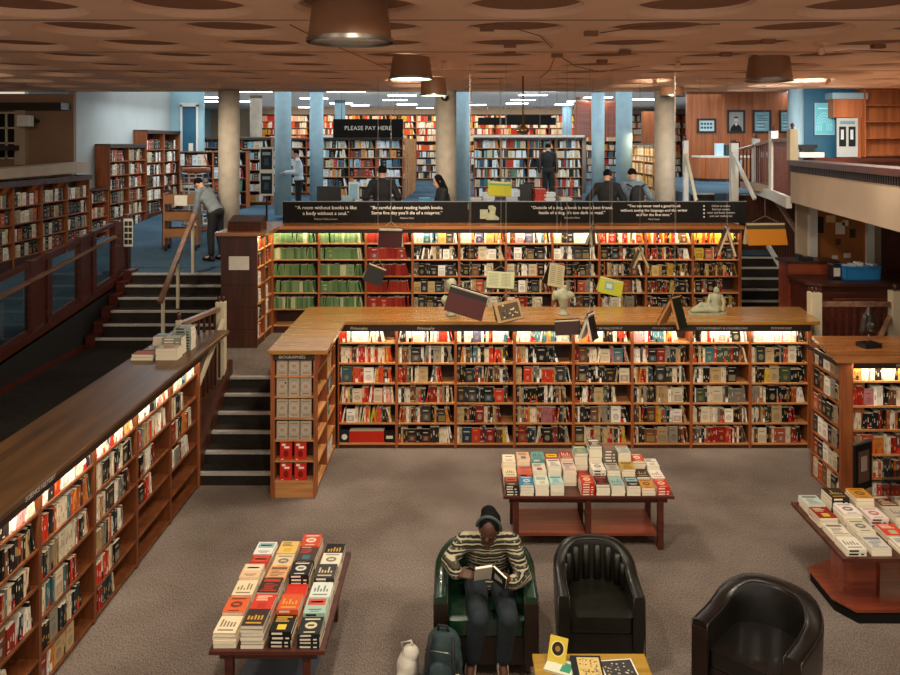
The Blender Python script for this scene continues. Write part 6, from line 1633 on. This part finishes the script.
# the reader
J = dict(pelvis=(.03, .13, .52), chest=(.025, .075, .75), neck=(.025, -.03, .895), head=(.03, -.075, 1.0), sh_l=(-.165, .02, .86), sh_r=(.215, .02, .855),
         el_l=(-.285, -.06, .755), wr_l=(-.225, -.235, .745), hd_l=(.85, -.35, .15), hu_l=(-.1, -.5, .9), el_r=(.305, -.10, .64), wr_r=(.195, -.29, .70), hd_r=(-1, -.15, .25), hu_r=(.1, -.9, -.35),
         hip_l=(-.07, .09, .50), hip_r=(.13, .09, .50), knee_l=(-.055, -.40, .50), knee_r=(.165, -.40, .50), ank_l=(-.115, -.30, .09), ank_r=(.125, -.30, .09), toe_l=(-.13, -.46, .045), toe_r=(.135, -.46, .045), face=(-.2, -.9, -.45), curl=.75)
p = person((0.19, 6.38, 0), 0, J, dict(skin='skin_dark', top='sweater', topname='sweater', legs='denim', shoes='shoe_tan', hairstyle='bun', hem=1, bulk=.018), 'person in patterned sweater and jeans reading in the green armchair', vox=.0085)
m = MB()
e = empty('open_book', (.235, 6.06, .80), 0, 'open book with dark and white cover held by the reader', 'book')
Mb = Euler((math.radians(38), math.radians(12), math.radians(-12))).to_matrix().to_4x4()
m.box(.0, .135, -.004, 0, -.1, .1, col=lin('26241f'), M=Mb @ Matrix.Rotation(-.45, 4, 'Z'))
m.box(-.135, .0, -.004, 0, -.1, .1, col=lin('d8d0c0'), M=Mb @ Matrix.Rotation(.45, 4, 'Z'))
for k in range(4): m.quad((.03 + .02 * k, -.0046, -.05 + .01 * k), (.045 + .02 * k, -.0046, -.05 + .01 * k), (.06 + .015 * k, -.0046, .03 - .01 * k), (.03 + .02 * k, -.0046, .05), 0, lin('c8c4bc'), Mb @ Matrix.Rotation(-.45, 4, 'Z'))
m.build('cover', 'book', e)
MB().box(.003, .13, 0, .014, -.096, .096, col=PAGE, M=Mb @ Matrix.Rotation(-.45, 4, 'Z')).box(-.13, -.003, 0, .014, -.096, .096, col=PAGE, M=Mb @ Matrix.Rotation(.45, 4, 'Z')).build('pages', 'book', e)
# backpack and white bag by the reader's chair
e = empty('backpack', (-.13, 5.92, 0), math.radians(-14), 'dark teal backpack leaning upright before the green armchair', 'backpack')
m = MB().ell((0, 0, .21), (.15, .10, .22)).ell((0, -.02, .12), (.16, .12, .13)).ell((0, .02, .34), (.13, .085, .12))
remesh(m, 'main_compartment', 'backpack_teal', e, .01, 3)
m = MB().ell((0, -.10, .15), (.115, .05, .12)); remesh(m, 'front_pocket', 'backpack_teal', e, .01, 2)
for x in (-.07, .09): MB().tube([(x, -.06, .44), (x * 1.15, -.125, .36), (x * 1.3, -.14, .22), (x * 1.5, -.12, .06)], .014, 8).build('strap', 'backpack_dark', e)
MB().tube([(-.04, 0, .44), (-.03, -.02, .49), (.03, -.02, .49), (.04, 0, .44)], .01, 8).build('handle', 'backpack_dark', e)
MB().tube([(-.12, -.06, .30), (-.06, -.1, .345), (.06, -.1, .345), (.12, -.06, .30)], .004, 6).build('zip', 'steel', e)
MB().tube([(.14, -.06, .28), (.155, -.09, .2), (.15, -.09, .1)], .011, 8).build('side_strap', 'backpack_dark', e)
MB().box(.12, .15, -.12, -.112, .20, .212).build('buckle', 'paper', e)
e = empty('tote_bag', (-.40, 6.02, 0), .3, 'crumpled white canvas bag beside the dark teal backpack', 'bag')
m = MB().ell((0, 0, .11), (.085, .10, .12)).ell((.02, 0, .20), (.07, .07, .07)).ell((-.03, -.04, .06), (.07, .07, .06)); remesh(m, 'bag_body', 'canvas_white', e, .01, 2)
MB().tube([(-.03, 0, .22), (-.05, 0, .30), (.02, -.01, .31), (.05, 0, .23)], .008, 8).build('handle', 'canvas_white', e)
# standing people
dk = dict(skin='skin_light', top='cloth_black', legs='cloth_black', shoes='black_metal')
person(((382 - CX) * 15.0 / F, 15.0, ZL), PI, standing(.05, el_l=(-.30, .04, 1.16), wr_l=(-.27, -.12, .98), el_r=(.30, .04, 1.16), wr_r=(.27, -.12, .98)), dict(dk), 'person in black seen from behind below the pay sign', s=1.03)
person(((447 - CX) * 14.7 / F, 14.7, ZL), -PI * .42, standing(.22, el_l=(-.2, -.12, 1.16), wr_l=(-.1, -.34, 1.22), el_r=(.2, -.12, 1.16), wr_r=(.1, -.36, 1.24)), dict(dk, hairstyle='long'), 'person with long dark hair holding papers at the cash desk', s=.95)
person(((299 - CX) * 19 / F, 19.0, ZU), -PI * .42, standing(.08, el_l=(-.22, -.06, 1.14), wr_l=(-.12, -.32, 1.16), el_r=(.22, -.06, 1.14), wr_r=(.1, -.32, 1.16)), dict(dk, top='cloth_white'), 'person in white shirt and black trousers reading between the columns', s=.93)
person(((548 - CX) * 23.4 / F, 23.4, ZU), PI * .97, standing(.05, head_fw=.02), dict(dk), 'person in black browsing the upstairs case behind cash desk', s=1.0)
person(((607 - CX) * 14.75 / F, 14.75, ZL), PI * .92, standing(.16, el_r=(.34, .0, 1.18), wr_r=(.36, -.2, 1.02), el_l=(-.30, 0, 1.18), wr_l=(-.24, -.2, 1.0), head_fw=.03), dict(dk), 'person in black top with bent head, seen from behind', s=1.0)
pz_ = person(((635 - CX) * 15.2 / F, 15.2, ZL), PI * 1.04, standing(.14, el_l=(-.32, -.02, 1.18), wr_l=(-.3, -.2, 1.05), el_r=(.32, -.02, 1.18), wr_r=(.3, -.2, 1.05), head_fw=.04), dict(dk, top='cloth_bluegrey'), 'person in blue grey shirt wearing a dark backpack', s=1.0)
px_, py_ = (635 - CX) * 15.2 / F, 15.2 - .155
e = empty('backpack', (px_, py_, ZL + 1.08), 0, 'dark backpack worn by the person in blue grey shirt', 'backpack')
remesh(MB().ell((0, -.06, .16), (.14, .09, .20)).ell((0, -.1, .08), (.12, .07, .10)), 'main_compartment', 'backpack_dark', e, .012, 3)
for x in (-.13, .13): MB().tube([(x * .7, -.04, .32), (x * 1.2, .04, .36), (x * 1.3, .14, .36)], .018, 8).build('strap', 'leather_brown', e)
person(((216 - CX) * 14.75 / F, 14.75, ramp_z(14.75)), -PI * .62, standing(.62, el_l=(-.2, -.18, 1.2), wr_l=(-.18, -.34, 1.02), el_r=(.2, -.2, 1.2), wr_r=(.18, -.36, 1.05), step=.06), dict(dk, top='cloth_grey', legs='cloth_black'), 'person in grey jacket bending over the trolley by the tan column', s=.95)
# ---------------------------------------------------------------- light, camera, colour
w = bpy.data.worlds.new('world'); SC.world = w; w.use_nodes = True
bg = w.node_tree.nodes['Background']; bg.inputs['Color'].default_value = (1.0, 0.87, 0.73, 1); bg.inputs['Strength'].default_value = 0.66
def up_light(loc, sx, sy, p, col, rot=(PI, 0, 0)): return area('bounce', loc, rot, sx, sy, p, col)
area('rear_panels_light', (0, 22, 5.55), (0, 0, 0), 16, 8, 500, (0.90, 0.96, 1.0))
area('rear_panels_light', (0, 31, 5.55), (0, 0, 0), 18, 9, 420, (0.90, 0.96, 1.0))
area('panel_spill_light', (0, 20.5, 5.2), (PI, 0, 0), 15, 8, 60, (.95, .97, 1.0))  # this and the next: unseen uplights added to brighten the rear ceiling
area('panel_spill_light', (0, 30, 5.2), (PI, 0, 0), 18, 10, 90, (.95, .97, 1.0))
area('left_panels_light', (-6.8, 19.5, 5.0), (0, 0, 0), 1.5, 4, 50, (0.80, 0.92, 1.0))
area('right_panels_light', (8.0, 21, 5.3), (0, 0, 0), 4, 4, 110, (0.86, 0.94, 1.0))
area('balcony_light', (7.0, 12.5, 4.98), (0, 0, 0), 1.6, 2.4, 60, (1.0, 0.86, 0.7))  # fill added without a fixture, to brighten the right side
def spot(x, y, tx, ty, tz, p, deg, col, where):
    e = empty('ceiling_spot', (x, y, ZC), 0, 'small brown spotlight on the coffered ceiling, aimed at %s' % where, 'spotlight', 'spotlights clipped to the coffered ceiling')
    d = Vector((tx - x, ty - y, tz - ZC)); q = d.to_track_quat('-Z', 'Y')
    Mx = T(0, 0, -.07) @ q.to_matrix().to_4x4()
    MB().tube([(0, 0, 0), (0, 0, -.07)], .008, 6).box(-.05, .05, -.05, .05, -.012, 0).build('mount', 'ceiling_paint', e)
    MB().lathe([(.03, .05), (.036, -.03), (.036, -.035)], (0, 0, 0), 14, M=Mx, cap=False).lathe([(.03, .05), (.001, .052)], (0, 0, 0), 14, M=Mx, cap=False).build('can', 'ceiling_paint', e)
    l = bpy.data.lights.new('spot_lamp', 'SPOT'); l.energy = p; l.color = col; l.spot_size = math.radians(deg); l.spot_blend = .8; l.shadow_soft_size = .12
    o = bpy.data.objects.new('spot_lamp', l); COL.objects.link(o); o.parent = e
    o.matrix_local = Mx @ T(0, 0, -.06)
WARM, COOLW = (1.0, .87, .70), (.92, .97, 1.0)
spot(-5.1, 12.6, -4.7, 15.2, 2.2, 210, 95, WARM, 'the left stairs')
spot(-1.1, 12.4, -.6, 15.4, 3.2, 200, 95, WARM, 'the central tan column')
spot(3.0, 12.4, 3.8, 15.4, 3.2, 200, 95, WARM, 'the right tan column')
spot(-3.9, 12.9, -4.6, 15.6, 3.2, 130, 80, WARM, 'the left tan column')
spot(3.6, 8.0, 5.1, 9.8, 3.3, 230, 90, WARM, 'the balcony front')
spot(6.6, 9.5, 6.2, 12.6, 1.5, 260, 100, WARM, 'the service counter')
spot(5.6, 12.2, 5.9, 15.5, 3.2, 300, 100, COOLW, 'the balcony balustrade')
spot(-6.3, 9.8, -7.3, 13.6, 2.4, 170, 100, WARM, 'the ramp bookcases')
spot(-.2, 9.6, -.2, 12.0, 1.7, 190, 130, WARM, 'the island worktop')
spot(2.6, 9.6, 2.8, 12.0, 1.7, 190, 130, WARM, 'the far end of the island worktop')
spot(-.6, 4.9, -.4, 7.6, 0, 280, 110, WARM, 'the left display table')
spot(2.3, 4.9, 2.0, 8.2, 0, 300, 110, WARM, 'the middle display table')
cam = bpy.data.cameras.new('camera'); co = bpy.data.objects.new('camera', cam); COL.objects.link(co)
co.location = (0, 0, H); co.rotation_euler = (PI / 2, 0, 0)
cam.sensor_fit = 'HORIZONTAL'; cam.sensor_width = 36.0; cam.lens = F / 900 * 36
cam.shift_x = -(CX - 450) / 900; cam.shift_y = -(337.5 - HY) / 900
cam.clip_start = 0.05; cam.clip_end = 200
SC.camera = co
SC.view_settings.view_transform = 'Standard'; SC.view_settings.look = 'None'; SC.view_settings.gamma = 1.0
SC.view_settings.use_curve_mapping = False; SC.view_settings.exposure = 0.14
SC.cycles.use_denoising = True
SC.cycles.max_bounces = 6; SC.cycles.diffuse_bounces = 3; SC.cycles.glossy_bounces = 3; SC.cycles.transparent_max_bounces = 8
SC.cycles.sample_clamp_indirect = 6.0
